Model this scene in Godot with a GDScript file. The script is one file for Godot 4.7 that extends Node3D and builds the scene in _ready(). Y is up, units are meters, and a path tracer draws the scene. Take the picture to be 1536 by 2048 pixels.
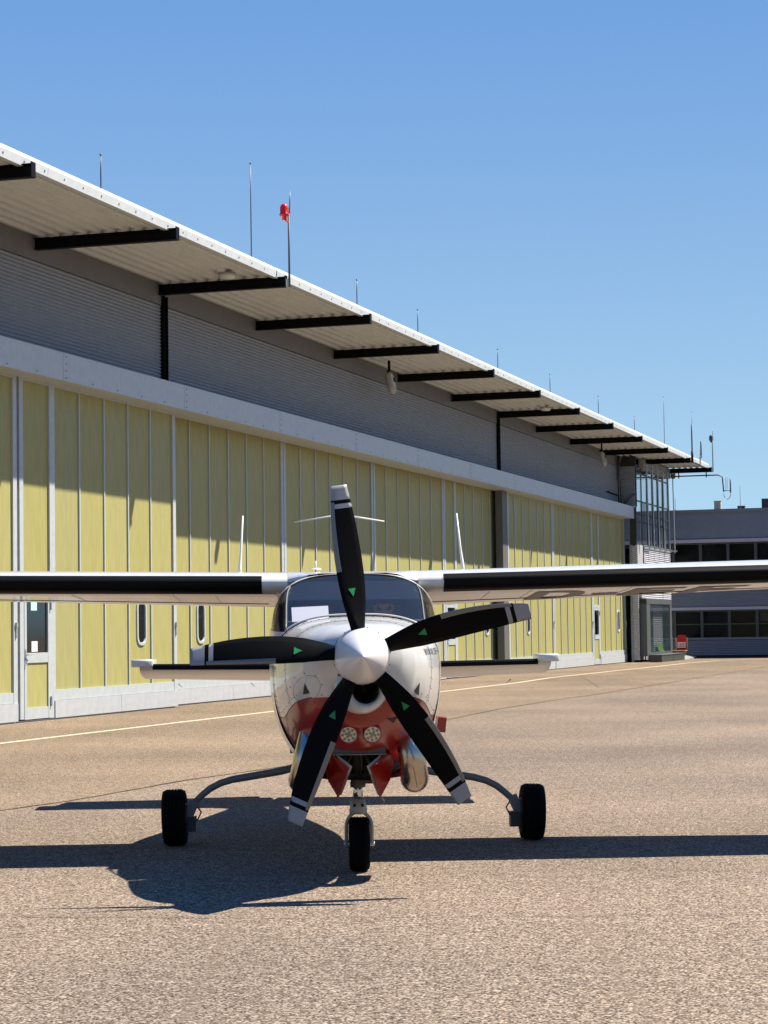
extends Node3D
# An apron in front of a hangar: a single engine airplane seen head on.
# World: camera above the origin looking along -z, y up, metres.
var M := {}
var taken := {}
var hangar_w := Vector3(0.29592, 0, -0.95521)      # along the hangar front, away from the camera
var hangar_n := Vector3(0.95521, 0, 0.29592)       # out of the hangar front
const HANGAR_D := -17.746

func _ready():
	set_view()
	make_materials()
	build_ground()
	build_hangar()
	build_tower()
	build_office()
	build_roof_things()
	build_terrace()
	build_airplane()
	build_pilot()

# ---------------------------------------------------------------- view, sky, sun
func set_view():
	var cam := Camera3D.new()
	cam.name = "camera"
	cam.fov = 26.79
	cam.near = 0.1
	cam.far = 2000.0
	var b := Basis.IDENTITY.rotated(Vector3.RIGHT, deg_to_rad(3.123))
	b = b * Basis(Vector3(0, 0, 1), deg_to_rad(-0.8))
	cam.transform = Transform3D(b, Vector3(0, 1.588, 0))
	add_child(cam)
	cam.current = true
	var env := Environment.new()
	env.background_mode = Environment.BG_SKY
	var sm := ProceduralSkyMaterial.new()
	sm.sky_top_color = Color(0.215, 0.49, 0.825)
	sm.sky_horizon_color = Color(0.745, 0.89, 0.955)
	sm.sky_curve = 0.15
	sm.ground_horizon_color = Color(0.66, 0.62, 0.55)
	sm.ground_bottom_color = Color(0.5, 0.45, 0.38)
	sm.sun_angle_max = 4.0
	sm.sun_curve = 0.05
	var sky := Sky.new()
	sky.sky_material = sm
	env.sky = sky
	env.background_energy_multiplier = 0.43
	env.tonemap_mode = Environment.TONE_MAPPER_LINEAR
	env.tonemap_exposure = 2.42
	env.sdfgi_enabled = true
	env.ssao_enabled = true
	env.ssil_enabled = true
	var we := WorldEnvironment.new()
	we.environment = env
	we.name = "world_environment"
	add_child(we)
	var sun := DirectionalLight3D.new()
	sun.name = "sun"
	sun.light_energy = 1.6
	sun.light_color = Color(1.0, 0.955, 0.89)
	sun.light_angular_distance = 0.5
	sun.shadow_enabled = true
	sun.look_at_from_position(Vector3(0.639, 1.0, -0.236) * 40.0, Vector3.ZERO, Vector3.UP)
	add_child(sun)

# ---------------------------------------------------------------- materials
func mat(key: String, col: Color, rough := 0.6, metal := 0.0) -> StandardMaterial3D:
	var m := StandardMaterial3D.new()
	m.resource_name = key
	m.albedo_color = col
	m.roughness = rough
	m.metallic = metal
	M[key] = m
	return m

func lin(r: float, g: float, b: float) -> Color:
	return Color(r, g, b).linear_to_srgb()

func noise_bytes(size: int, freq: float, sd: int, kind := FastNoiseLite.TYPE_SIMPLEX_SMOOTH, octaves := 1) -> PackedByteArray:
	var n := FastNoiseLite.new()
	n.seed = sd
	n.noise_type = kind
	n.frequency = freq
	n.fractal_octaves = octaves
	n.fractal_type = FastNoiseLite.FRACTAL_FBM if octaves > 1 else FastNoiseLite.FRACTAL_NONE
	if kind == FastNoiseLite.TYPE_CELLULAR:
		n.cellular_return_type = FastNoiseLite.RETURN_CELL_VALUE
	var im := n.get_seamless_image(size, size)
	im.convert(Image.FORMAT_L8)
	return im.get_data()

func tint_image(size: int, bytes: PackedByteArray, lo: Color, hi: Color) -> ImageTexture:
	var out := PackedByteArray()
	out.resize(size * size * 3)
	for i in size * size:
		var c := lo.lerp(hi, bytes[i] / 255.0)
		out[i * 3] = c.r8
		out[i * 3 + 1] = c.g8
		out[i * 3 + 2] = c.b8
	return ImageTexture.create_from_image(Image.create_from_data(size, size, false, Image.FORMAT_RGB8, out))

func make_materials():
	# asphalt: light stones in a tan binder
	var S := 1024
	var cells := noise_bytes(S, 0.19, 11, FastNoiseLite.TYPE_CELLULAR)
	var fine := noise_bytes(S, 0.34, 5)
	var mid := noise_bytes(S, 0.03, 9, FastNoiseLite.TYPE_SIMPLEX_SMOOTH, 3)
	var col := PackedByteArray()
	col.resize(S * S * 3)
	var hgt := PackedByteArray()
	hgt.resize(S * S)
	var c_dark := Color(0.228, 0.203, 0.18)
	var c_mid := Color(0.488, 0.438, 0.392)
	var c_light := Color(0.725, 0.672, 0.615)
	for i in S * S:
		var v := (cells[i] / 255.0 * 0.62 + fine[i] / 255.0 * 0.38 - 0.5) * 1.25 + 0.5
		v = clampf(v + (mid[i] / 255.0 - 0.5) * 0.22, 0, 1)
		var c := c_dark.lerp(c_mid, smoothstep(0.05, 0.52, v)) if v < 0.52 else c_mid.lerp(c_light, smoothstep(0.52, 0.95, v))
		col[i * 3] = c.r8
		col[i * 3 + 1] = c.g8
		col[i * 3 + 2] = c.b8
		hgt[i] = int(v * 255)
	var asphalt_tex := ImageTexture.create_from_image(Image.create_from_data(S, S, false, Image.FORMAT_RGB8, col))
	var asphalt_height := ImageTexture.create_from_image(Image.create_from_data(S, S, false, Image.FORMAT_L8, hgt))
	var patch := noise_bytes(512, 0.012, 21, FastNoiseLite.TYPE_SIMPLEX_SMOOTH, 7)
	var patch_tex := tint_image(512, patch, Color(0.80, 0.805, 0.81), Color(1.0, 0.99, 0.975))
	for key in ["asphalt", "asphalt_strip"]:
		var m := mat(key, Color(1, 1, 1) if key == "asphalt" else Color(1.0, 0.99, 0.96), 0.9)
		m.albedo_texture = asphalt_tex
		m.heightmap_enabled = true
		m.heightmap_texture = asphalt_height
		m.heightmap_scale = 0.2
		m.detail_enabled = true
		m.detail_uv_layer = BaseMaterial3D.DETAIL_UV_2
		m.detail_blend_mode = BaseMaterial3D.BLEND_MODE_MUL
		m.detail_albedo = patch_tex
		m.metallic_specular = 0.1
	# weathering for painted metal
	var wear := noise_bytes(512, 0.02, 33, FastNoiseLite.TYPE_SIMPLEX_SMOOTH, 5)
	var wear_tex := tint_image(512, wear, Color(0.80, 0.80, 0.79), Color(1, 1, 1))
	var soft_wear := tint_image(512, wear, Color(0.92, 0.92, 0.91), Color(1, 1, 1))
	mat("line_paint", Color(0.80, 0.775, 0.69), 0.8)
	M.line_paint.albedo_texture = tint_image(512, noise_bytes(512, 0.06, 8, FastNoiseLite.TYPE_SIMPLEX_SMOOTH, 4), Color(0.72, 0.70, 0.66), Color(1, 1, 1))
	tri("line_paint", 1.3)
	mat("seam", lin(0.07, 0.058, 0.045), 0.9)
	mat("frame_white", Color(0.668, 0.697, 0.707), 0.45)
	mat("band_grey", Color(0.71, 0.735, 0.755), 0.42)
	mat("flash_white", Color(0.76, 0.78, 0.79), 0.4)
	mat("plate_white", Color(0.668, 0.683, 0.697), 0.5)
	for k in ["frame_white", "band_grey", "flash_white", "plate_white"]:
		M[k].albedo_texture = soft_wear
		tri(k, 0.45)
	mat("cladding", Color(0.53, 0.565, 0.61), 0.5, 0.0)
	mat("cladding_silver", Color(0.76, 0.77, 0.80), 0.4)
	mat("strip_grey", Color(0.44, 0.45, 0.465), 0.6)
	for k in ["cladding", "strip_grey", "cladding_silver"]:
		M[k].albedo_texture = soft_wear
		tri(k, 0.2)
	# ribbed translucent panel: fine upright ribs and cloudy ageing
	var ribs := PackedByteArray()
	var rw := 256
	ribs.resize(rw * rw * 3)
	var cloud := noise_bytes(rw, 0.02, 44, FastNoiseLite.TYPE_SIMPLEX_SMOOTH, 4)
	for y in rw:
		for x in rw:
			var streak := cloud[int(y / 16.0) * rw + (x * 5) % rw] / 255.0
			var r := 0.965 + 0.035 * sin(x * TAU / 8.0) - 0.07 * (1.0 - cloud[y * rw + x] / 255.0) - 0.035 * streak
			var i := (y * rw + x) * 3
			ribs[i] = int(clampf(r, 0, 1) * 255)
			ribs[i + 1] = int(clampf(r * 0.995, 0, 1) * 255)
			ribs[i + 2] = int(clampf(r * 0.97, 0, 1) * 255)
	var rib_tex := ImageTexture.create_from_image(Image.create_from_data(rw, rw, false, Image.FORMAT_RGB8, ribs))
	var pcols := [Color(0.65, 0.636, 0.422), Color(0.632, 0.624, 0.425), Color(0.664, 0.65, 0.428), Color(0.645, 0.63, 0.405)]
	for i in 4:
		var p := mat("panel_%d" % i, pcols[i], 0.45)
		p.metallic_specular = 0.3
		p.albedo_texture = rib_tex
		p.uv1_scale = Vector3(1, 1, 1)
	mat("soffit", Color(0.77, 0.79, 0.785), 0.6)
	M.soffit.albedo_texture = soft_wear
	tri("soffit", 0.15)
	mat("beam_black", Color(0.04, 0.042, 0.045), 0.55)
	M.beam_black.metallic_specular = 0.25
	mat("dark_steel", Color(0.13, 0.135, 0.14), 0.5)
	mat("post_grey", Color(0.34, 0.34, 0.33), 0.55)
	mat("rod_steel", Color(0.35, 0.37, 0.40), 0.4, 0.6)
	mat("galvanised", Color(0.66, 0.68, 0.69), 0.4, 0.5)
	mat("lamp_grey", Color(0.62, 0.62, 0.60), 0.5)
	mat("lamp_glass", Color(0.75, 0.78, 0.78), 0.1)
	mat("signal_red", Color(0.75, 0.04, 0.06), 0.25)
	mat("inside_dark", Color(0.50, 0.50, 0.49), 0.9)
	glass("pane_dark", Color(0.035, 0.045, 0.05), 0.80)
	glass("pane_clear", Color(0.30, 0.36, 0.36), 0.16)
	glass("pane_office", Color(0.06, 0.07, 0.07), 0.5)
	mat("office_blue", Color(0.42, 0.45, 0.50), 0.5)
	mat("office_ledge", Color(0.62, 0.62, 0.65), 0.5)
	mat("office_frame", Color(0.22, 0.235, 0.235), 0.5)
	mat("office_base", Color(0.10, 0.11, 0.13), 0.8)
	M.pane_office.metallic_specular = 0.2
	M.office_blue.albedo_texture = soft_wear
	tri("office_blue", 0.2)
	mat("blind_cloth", Color(0.78, 0.80, 0.76), 0.8)
	mat("unit_beige", Color(0.66, 0.62, 0.56), 0.6)
	mat("unit_dark", Color(0.16, 0.18, 0.20), 0.6)
	mat("tower_grey", Color(0.52, 0.54, 0.55), 0.5)
	mat("window_dark", Color(0.16, 0.18, 0.18), 0.5)
	mat("porch_frame", Color(0.29, 0.315, 0.32), 0.5)
	mat("red_cloth", Color(0.66, 0.03, 0.06), 0.7)
	mat("white_print", Color(0.86, 0.80, 0.79), 0.7)
	mat("wood_pale", Color(0.70, 0.56, 0.42), 0.65)
	mat("wood_grey", Color(0.45, 0.40, 0.33), 0.7)
	mat("chair_green", Color(0.50, 0.70, 0.20), 0.5)
	mat("trough", Color(0.21, 0.225, 0.225), 0.55)
	mat("mat_grey", Color(0.46, 0.47, 0.46), 0.8)
	# airplane
	for a in [["paint_white", Color(0.764, 0.764, 0.750)], ["paint_red", Color(0.53, 0.055, 0.03)]]:
		var m := mat(a[0], a[1], 0.28)
		m.clearcoat_enabled = true
		m.clearcoat = 0.6 if a[0] == "paint_white" else 0.3
		m.clearcoat_roughness = 0.06
		m.albedo_texture = soft_wear
		tri(a[0], 0.9, false)
	mat("under_white", Color(0.76, 0.75, 0.73), 0.35)
	mat("boot", Color(0.03, 0.03, 0.033), 0.5)
	M.boot.metallic_specular = 0.22
	M.boot.albedo_texture = wear_tex
	tri("boot", 0.7, false)
	mat("letter_grey", Color(0.29, 0.275, 0.26), 0.5)
	mat("blade_black", Color(0.022, 0.023, 0.03), 0.5)
	M.blade_black.metallic_specular = 0.16
	mat("blade_tip", Color(0.47, 0.48, 0.50), 0.45)
	mat("blade_edge", Color(0.42, 0.415, 0.40), 0.35, 0.8)
	mat("decal_green", Color(0.16, 0.62, 0.36), 0.45)
	mat("spinner_paint", Color(0.77, 0.77, 0.77), 0.38, 0.0)
	M.spinner_paint.clearcoat_enabled = true
	M.spinner_paint.clearcoat = 0.5
	M.spinner_paint.clearcoat_roughness = 0.1
	mat("chrome", Color(0.68, 0.64, 0.58), 0.24, 1.0)
	mat("strut_chrome", Color(0.75, 0.76, 0.78), 0.1, 1.0)
	mat("primer", Color(0.36, 0.36, 0.33), 0.7)
	mat("inlet_shade", Color(0.10, 0.10, 0.10), 0.7)  # dark colour painted in for the shade inside the cowl inlet openings
	mat("bay_dark", Color(0.09, 0.085, 0.08), 0.8)
	mat("gear_grey", Color(0.37, 0.375, 0.365), 0.5)
	mat("fork_grey", Color(0.56, 0.56, 0.54), 0.45)
	mat("gear_white", Color(0.78, 0.78, 0.75), 0.4)
	mat("strut_green", Color(0.30, 0.29, 0.25), 0.6)
	mat("tyre", Color(0.035, 0.035, 0.037), 0.85)
	M.tyre.metallic_specular = 0.2
	mat("rim", Color(0.68, 0.68, 0.67), 0.35, 0.3)
	mat("light_lens", Color(0.80, 0.79, 0.70), 0.2)
	mat("light_cell", Color(0.50, 0.49, 0.40), 0.15, 0.6)
	mat("antenna_white", Color(0.80, 0.80, 0.785), 0.4)
	glass("windshield", Color(0.36, 0.38, 0.40), 0.10)
	M.windshield.metallic_specular = 0.34
	glass("side_glass", Color(0.10, 0.12, 0.13), 0.40)
	mat("cabin_dark", Color(0.20, 0.20, 0.205), 0.8)
	mat("cabin_trim", Color(0.36, 0.38, 0.42), 0.8)
	mat("seat_cloth", Color(0.20, 0.19, 0.19), 0.9)
	mat("panel_black", Color(0.035, 0.035, 0.037), 0.75)
	mat("instrument_face", Color(0.10, 0.12, 0.15), 0.2)
	mat("paper", Color(0.80, 0.80, 0.83), 0.8)
	mat("notice_blue", Color(0.66, 0.80, 0.80), 0.7)
	mat("shirt_navy", Color(0.10, 0.12, 0.18), 0.9)
	mat("skin", Color(0.72, 0.50, 0.40), 0.55)
	mat("hair_dark", Color(0.09, 0.065, 0.05), 0.8)
	mat("rubber", Color(0.05, 0.05, 0.05), 0.7)

func tri(key: String, scale: float, world := true):
	M[key].uv1_triplanar = true
	M[key].uv1_world_triplanar = world
	M[key].uv1_scale = Vector3.ONE * scale

func glass(key: String, col: Color, alpha: float):
	var m := mat(key, Color(col.r, col.g, col.b, alpha), 0.03)
	m.transparency = BaseMaterial3D.TRANSPARENCY_ALPHA
	m.metallic_specular = 0.6

# ---------------------------------------------------------------- mesh helpers
func st_new(smooth := false) -> SurfaceTool:
	var st := SurfaceTool.new()
	st.begin(Mesh.PRIMITIVE_TRIANGLES)
	st.set_smooth_group(0 if smooth else -1)
	return st

func tri3(st: SurfaceTool, a: Vector3, b: Vector3, c: Vector3):
	if a.is_equal_approx(b) or b.is_equal_approx(c) or a.is_equal_approx(c):
		return
	st.add_vertex(a); st.add_vertex(b); st.add_vertex(c)

# corners run clockwise as seen from the front
func quad(st: SurfaceTool, a: Vector3, b: Vector3, c: Vector3, d: Vector3):
	tri3(st, a, b, c)
	tri3(st, a, c, d)

func box(st: SurfaceTool, lo: Vector3, hi: Vector3, t := Transform3D.IDENTITY):
	var p := []
	for i in 8:
		p.append(t * Vector3(hi.x if i & 1 else lo.x, hi.y if i & 2 else lo.y, hi.z if i & 4 else lo.z))
	quad(st, p[4], p[6], p[7], p[5])
	quad(st, p[1], p[3], p[2], p[0])
	quad(st, p[5], p[7], p[3], p[1])
	quad(st, p[0], p[2], p[6], p[4])
	quad(st, p[6], p[2], p[3], p[7])
	quad(st, p[0], p[4], p[5], p[1])

# a box with small chamfers on its long front edges
func cbox(st: SurfaceTool, c: Vector3, size: Vector3, t := Transform3D.IDENTITY):
	box(st, c - size * 0.5, c + size * 0.5, t)

func grid(st: SurfaceTool, rows: Array, closed := false, flip := false):
	for i in rows.size() - 1:
		var a: Array = rows[i]
		var b: Array = rows[i + 1]
		var n := a.size()
		for j in (n if closed else n - 1):
			var k := (j + 1) % n
			if flip:
				quad(st, a[j], a[k], b[k], b[j])
			else:
				quad(st, a[j], b[j], b[k], a[k])

func fan(st: SurfaceTool, ring: Array, flip := false):
	var c := Vector3.ZERO
	for p in ring:
		c += p
	c /= ring.size()
	for j in ring.size():
		var k := (j + 1) % ring.size()
		if flip:
			tri3(st, c, ring[k], ring[j])
		else:
			tri3(st, c, ring[j], ring[k])

func tube(st: SurfaceTool, pts: Array, radii: Array, n := 12, squash := 1.0, caps := true):
	var rows := []
	var side := Vector3.ZERO
	for i in pts.size():
		var d: Vector3 = (pts[min(i + 1, pts.size() - 1)] - pts[max(i - 1, 0)]).normalized()
		if side == Vector3.ZERO:
			side = d.cross(Vector3(0.02, 0.03, 1) if absf(d.z) < 0.9 else Vector3(0, 1, 0)).normalized()
		side = (side - d * side.dot(d)).normalized()
		var up := d.cross(side)
		var row := []
		for j in n:
			var a := TAU * j / n
			row.append(pts[i] + (side * cos(a) + up * sin(a) * squash) * radii[i])
		rows.append(row)
	grid(st, rows, true)
	if caps:
		fan(st, rows[0], false)
		fan(st, rows[rows.size() - 1], true)

# profile of (radius, height) turned about the y axis of t
func lathe(st: SurfaceTool, profile: Array, t: Transform3D, n := 24):
	var rows := []
	for p in profile:
		var row := []
		for j in n:
			var a := TAU * j / n
			row.append(t * Vector3(cos(a) * p[0], p[1], sin(a) * p[0]))
		rows.append(row)
	grid(st, rows, true)

func done(st: SurfaceTool) -> ArrayMesh:
	st.generate_normals()
	return st.commit()

func part(parent: Node, called: String, mesh: Mesh, m: Material) -> MeshInstance3D:
	var o := MeshInstance3D.new()
	o.name = called
	o.mesh = mesh
	o.material_override = m
	parent.add_child(o, true)
	return o

func put(parent: Node, called: String, st: SurfaceTool, key: String) -> MeshInstance3D:
	return part(parent, called, done(st), M[key])

func numbered(called: String) -> String:
	var k: int = taken.get(called, 0)
	taken[called] = k + 1
	return called if k == 0 else "%s_%03d" % [called, k]

func thing(called: String, label: String, category: String, t := Transform3D.IDENTITY, group := "") -> Node3D:
	var o := Node3D.new()
	o.name = numbered(called)
	o.transform = t
	add_child(o)
	o.set_meta("label", label)
	o.set_meta("category", category)
	if group:
		o.set_meta("group", group)
	return o

func group_node(parent: Node, called: String) -> Node3D:
	var o := Node3D.new()
	o.name = called
	parent.add_child(o, true)
	return o

func structure(o: Node):
	o.set_meta("kind", "structure")

func hangar_frame(s := 0.0, y := 0.0, off := 0.0) -> Transform3D:
	var b := Basis(hangar_w, Vector3.UP, hangar_n)
	return Transform3D(b, hangar_n * (HANGAR_D + off) + hangar_w * s + Vector3(0, y, 0))

# ---------------------------------------------------------------- ground
func sheet(st: SurfaceTool, poly: PackedVector2Array, y: float):
	var idx := Geometry2D.triangulate_polygon(poly)
	for i in range(0, idx.size(), 3):
		var t := [poly[idx[i]], poly[idx[i + 1]], poly[idx[i + 2]]]
		if (t[1] - t[0]).cross(t[2] - t[0]) < 0:
			t = [t[0], t[2], t[1]]
		for p in t:
			st.set_normal(Vector3.UP)
			st.set_uv(p / 1.9)
			st.set_uv2(p / 47.0 + Vector2(0.31, 0.17))
			st.add_vertex(Vector3(p.x, y, p.y))

func ribbon(st: SurfaceTool, pts: Array, width: float, y: float, jitter := 0.0, sd := 1):
	var rng := RandomNumberGenerator.new()
	rng.seed = sd
	var fine := []
	for i in pts.size() - 1:
		var n := int(maxf(1.0, (pts[i + 1] - pts[i]).length() / (0.35 if jitter > 0.0 else 2.0)))
		for k in n:
			fine.append(pts[i].lerp(pts[i + 1], float(k) / n))
	fine.append(pts[pts.size() - 1])
	var l := []
	var r := []
	for i in fine.size():
		var d: Vector2 = (fine[min(i + 1, fine.size() - 1)] - fine[max(i - 1, 0)]).normalized()
		var nn := Vector2(-d.y, d.x)
		var c: Vector2 = fine[i] + nn * rng.randf_range(-jitter, jitter)
		var hw := width * 0.5 * (rng.randf_range(0.45, 1.25) if jitter > 0.0 else 1.0)
		l.append(Vector3((c + nn * hw).x, y, (c + nn * hw).y))
		r.append(Vector3((c - nn * hw).x, y, (c - nn * hw).y))
	for i in fine.size() - 1:
		var q := [l[i], r[i], r[i + 1], l[i + 1]]
		for k in [0, 1, 2, 0, 2, 3]:
			st.set_normal(Vector3.UP)
			st.set_uv(Vector2(q[k].x, q[k].z))
			st.add_vertex(q[k])

func build_ground():
	var st := SurfaceTool.new()
	st.begin(Mesh.PRIMITIVE_TRIANGLES)
	sheet(st, PackedVector2Array([Vector2(-500, 200), Vector2(500, 200), Vector2(500, -900), Vector2(-500, -900)]), 0.0)
	var g := part(self, "ground", st.commit(), M.asphalt)
	structure(g)
	# a later lane of asphalt along the hangar, slightly yellower
	var near := [Vector2(-9.6, -2.0), Vector2(-6.4, -13.5), Vector2(-3.5, -19.51), Vector2(-3.05, -20.45), Vector2(-2.13, -23.23), Vector2(-1.2, -25.31), Vector2(0.1, -31.5), Vector2(1.05, -37.49), Vector2(2.22, -42.22), Vector2(3.51, -46.38), Vector2(4.9, -50.3), Vector2(14.0, -79.6), Vector2(21.5, -103.0)]
	var poly := PackedVector2Array(near)
	var far_corner := hangar_frame(106, 0, -1).origin
	var near_corner := hangar_frame(0, 0, -1).origin
	poly.append(Vector2(far_corner.x, far_corner.z))
	poly.append(Vector2(near_corner.x, near_corner.z))
	st = SurfaceTool.new()
	st.begin(Mesh.PRIMITIVE_TRIANGLES)
	sheet(st, poly, 0.004)
	structure(part(self, "apron_strip", st.commit(), M.asphalt_strip))
	# joints and cracks
	var seams := [
		[near.slice(0, 12), 0.022],
		[[Vector2(4.65, -49.4), Vector2(8.66, -49.0), Vector2(14.0, -48.4)], 0.03],
		[[Vector2(-6.0, -12.6), Vector2(-2.2, -12.22), Vector2(-1.05, -12.04), Vector2(0.33, -11.93), Vector2(2.07, -11.89), Vector2(6.0, -11.8)], 0.011],
		[[Vector2(6.24, -69.41), Vector2(5.91, -62.89), Vector2(5.49, -55.62)], 0.03],
		[[Vector2(1.44, -14.13), Vector2(2.43, -13.92), Vector2(5.0, -13.4)], 0.007],
		[[Vector2(1.2, -26.0), Vector2(1.9, -25.6), Vector2(3.04, -25.02)], 0.012],
		[[Vector2(-1.6, -48.9), Vector2(-0.2, -49.6), Vector2(0.9, -52.2), Vector2(1.63, -55.38)], 0.03],
	]
	var sd := 3
	for s in seams:
		st = SurfaceTool.new()
		st.begin(Mesh.PRIMITIVE_TRIANGLES)
		ribbon(st, s[0], s[1], 0.008, 0.012, sd)
		sd += 1
		part(g, "seam", st.commit(), M.seam)
	# painted edge line
	st = SurfaceTool.new()
	st.begin(Mesh.PRIMITIVE_TRIANGLES)
	var line := []
	for s in [5.0, 31.5, 40.0, 52.0, 60.0]:
		var p := hangar_frame(s, 0, 3.05).origin
		line.append(Vector2(p.x, p.z))
	line.append_array([Vector2(5.106, -67.26), Vector2(8.3, -77.0), Vector2(10.4, -83.0), Vector2(12.4, -89.4), Vector2(14.6, -95.0), Vector2(18.5, -99.0)])
	ribbon(st, line, 0.15, 0.008)
	structure(part(self, "edge_line", st.commit(), M.line_paint))

# ---------------------------------------------------------------- hangar
# overlapping boards: each leans back to its top and is undercut below
func louvred(st: SurfaceTool, p0: Vector3, p1: Vector3, out: Vector3, y0: float, y1: float, pitch: float, deep: float):
	var n := int(round((y1 - y0) / pitch))
	for i in n:
		var a := y0 + (y1 - y0) * i / n
		var b := a + pitch * 0.58
		var c := y0 + (y1 - y0) * (i + 1) / n
		var lo := out * deep + Vector3(0, a, 0)
		var mid := Vector3(0, b, 0)
		var hi := out * deep + Vector3(0, c, 0)
		quad(st, p0 + lo, p0 + mid, p1 + mid, p1 + lo)
		quad(st, p0 + mid, p0 + hi, p1 + hi, p1 + mid)

func corrugated(st: SurfaceTool, s0: float, s1: float, y0: float, y1: float, off: float, pitch := 0.074, amp := 0.019):
	var rows := []
	var n := int(round((y1 - y0) / pitch)) * 6
	for i in n + 1:
		var y := y0 + (y1 - y0) * i / n
		var a := TAU * i / 6.0
		var o := off + amp * (2.0 * absf(sin(a * 0.5)) - 1.2)
		rows.append([Vector3(s0, y, o), Vector3(s1, y, o)])
	grid(st, rows, false, true)

var panel_meshes := {}
func panel_mesh(wd: float, ht: float) -> ArrayMesh:
	var key := "%.2f_%.2f" % [wd, ht]
	if not panel_meshes.has(key):
		var st := SurfaceTool.new()
		st.begin(Mesh.PRIMITIVE_TRIANGLES)
		var hw := wd * 0.5
		var t := 0.02
		var faces := [[Vector3(-hw, 0, t), Vector3(-hw, ht, t), Vector3(hw, ht, t), Vector3(hw, 0, t), Vector3(0, 0, 1)],
			[Vector3(hw, 0, -t), Vector3(hw, ht, -t), Vector3(-hw, ht, -t), Vector3(-hw, 0, -t), Vector3(0, 0, -1)],
			[Vector3(-hw, 0, -t), Vector3(-hw, ht, -t), Vector3(-hw, ht, t), Vector3(-hw, 0, t), Vector3(-1, 0, 0)],
			[Vector3(hw, 0, t), Vector3(hw, ht, t), Vector3(hw, ht, -t), Vector3(hw, 0, -t), Vector3(1, 0, 0)]]
		for f in faces:
			for k in [0, 1, 2, 0, 2, 3]:
				st.set_normal(f[4])
				st.set_uv(Vector2((f[k].x + hw) * 1.4, f[k].y * 0.21))
				st.add_vertex(f[k])
		panel_meshes[key] = st.commit()
	return panel_meshes[key]

func rounded_ring(cx: float, cy: float, hw: float, hh: float, r: float, z: float) -> Array:
	var ring := []
	for c in [[1, 1, 0.0], [-1, 1, PI / 2], [-1, -1, PI], [1, -1, PI * 1.5]]:
		for k in 5:
			var a: float = c[2] + PI / 2 * k / 4.0
			ring.append(Vector3(cx + c[0] * (hw - r) + cos(a) * r, cy + c[1] * (hh - r) + sin(a) * r, z))
	return ring

func slot_window(leaf: Node, s: float, off: float):
	var y0 := 1.33
	var y1 := 2.27
	var cy := (y0 + y1) * 0.5
	var hh := (y1 - y0) * 0.5
	var st := st_new()
	grid(st, [rounded_ring(s, cy, 0.175, hh - 0.06, 0.13, off + 0.004), rounded_ring(s, cy, 0.185, hh - 0.05, 0.14, off + 0.03), rounded_ring(s, cy, 0.24, hh, 0.19, off + 0.028), rounded_ring(s, cy, 0.245, hh + 0.005, 0.19, off)], true, true)
	var f := put(leaf, "slot_window_frame", st, "frame_white")
	st = st_new()
	fan(st, rounded_ring(s, cy, 0.18, hh - 0.055, 0.135, off + 0.007), true)
	put(leaf, "slot_window_pane", st, "pane_dark")

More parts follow.
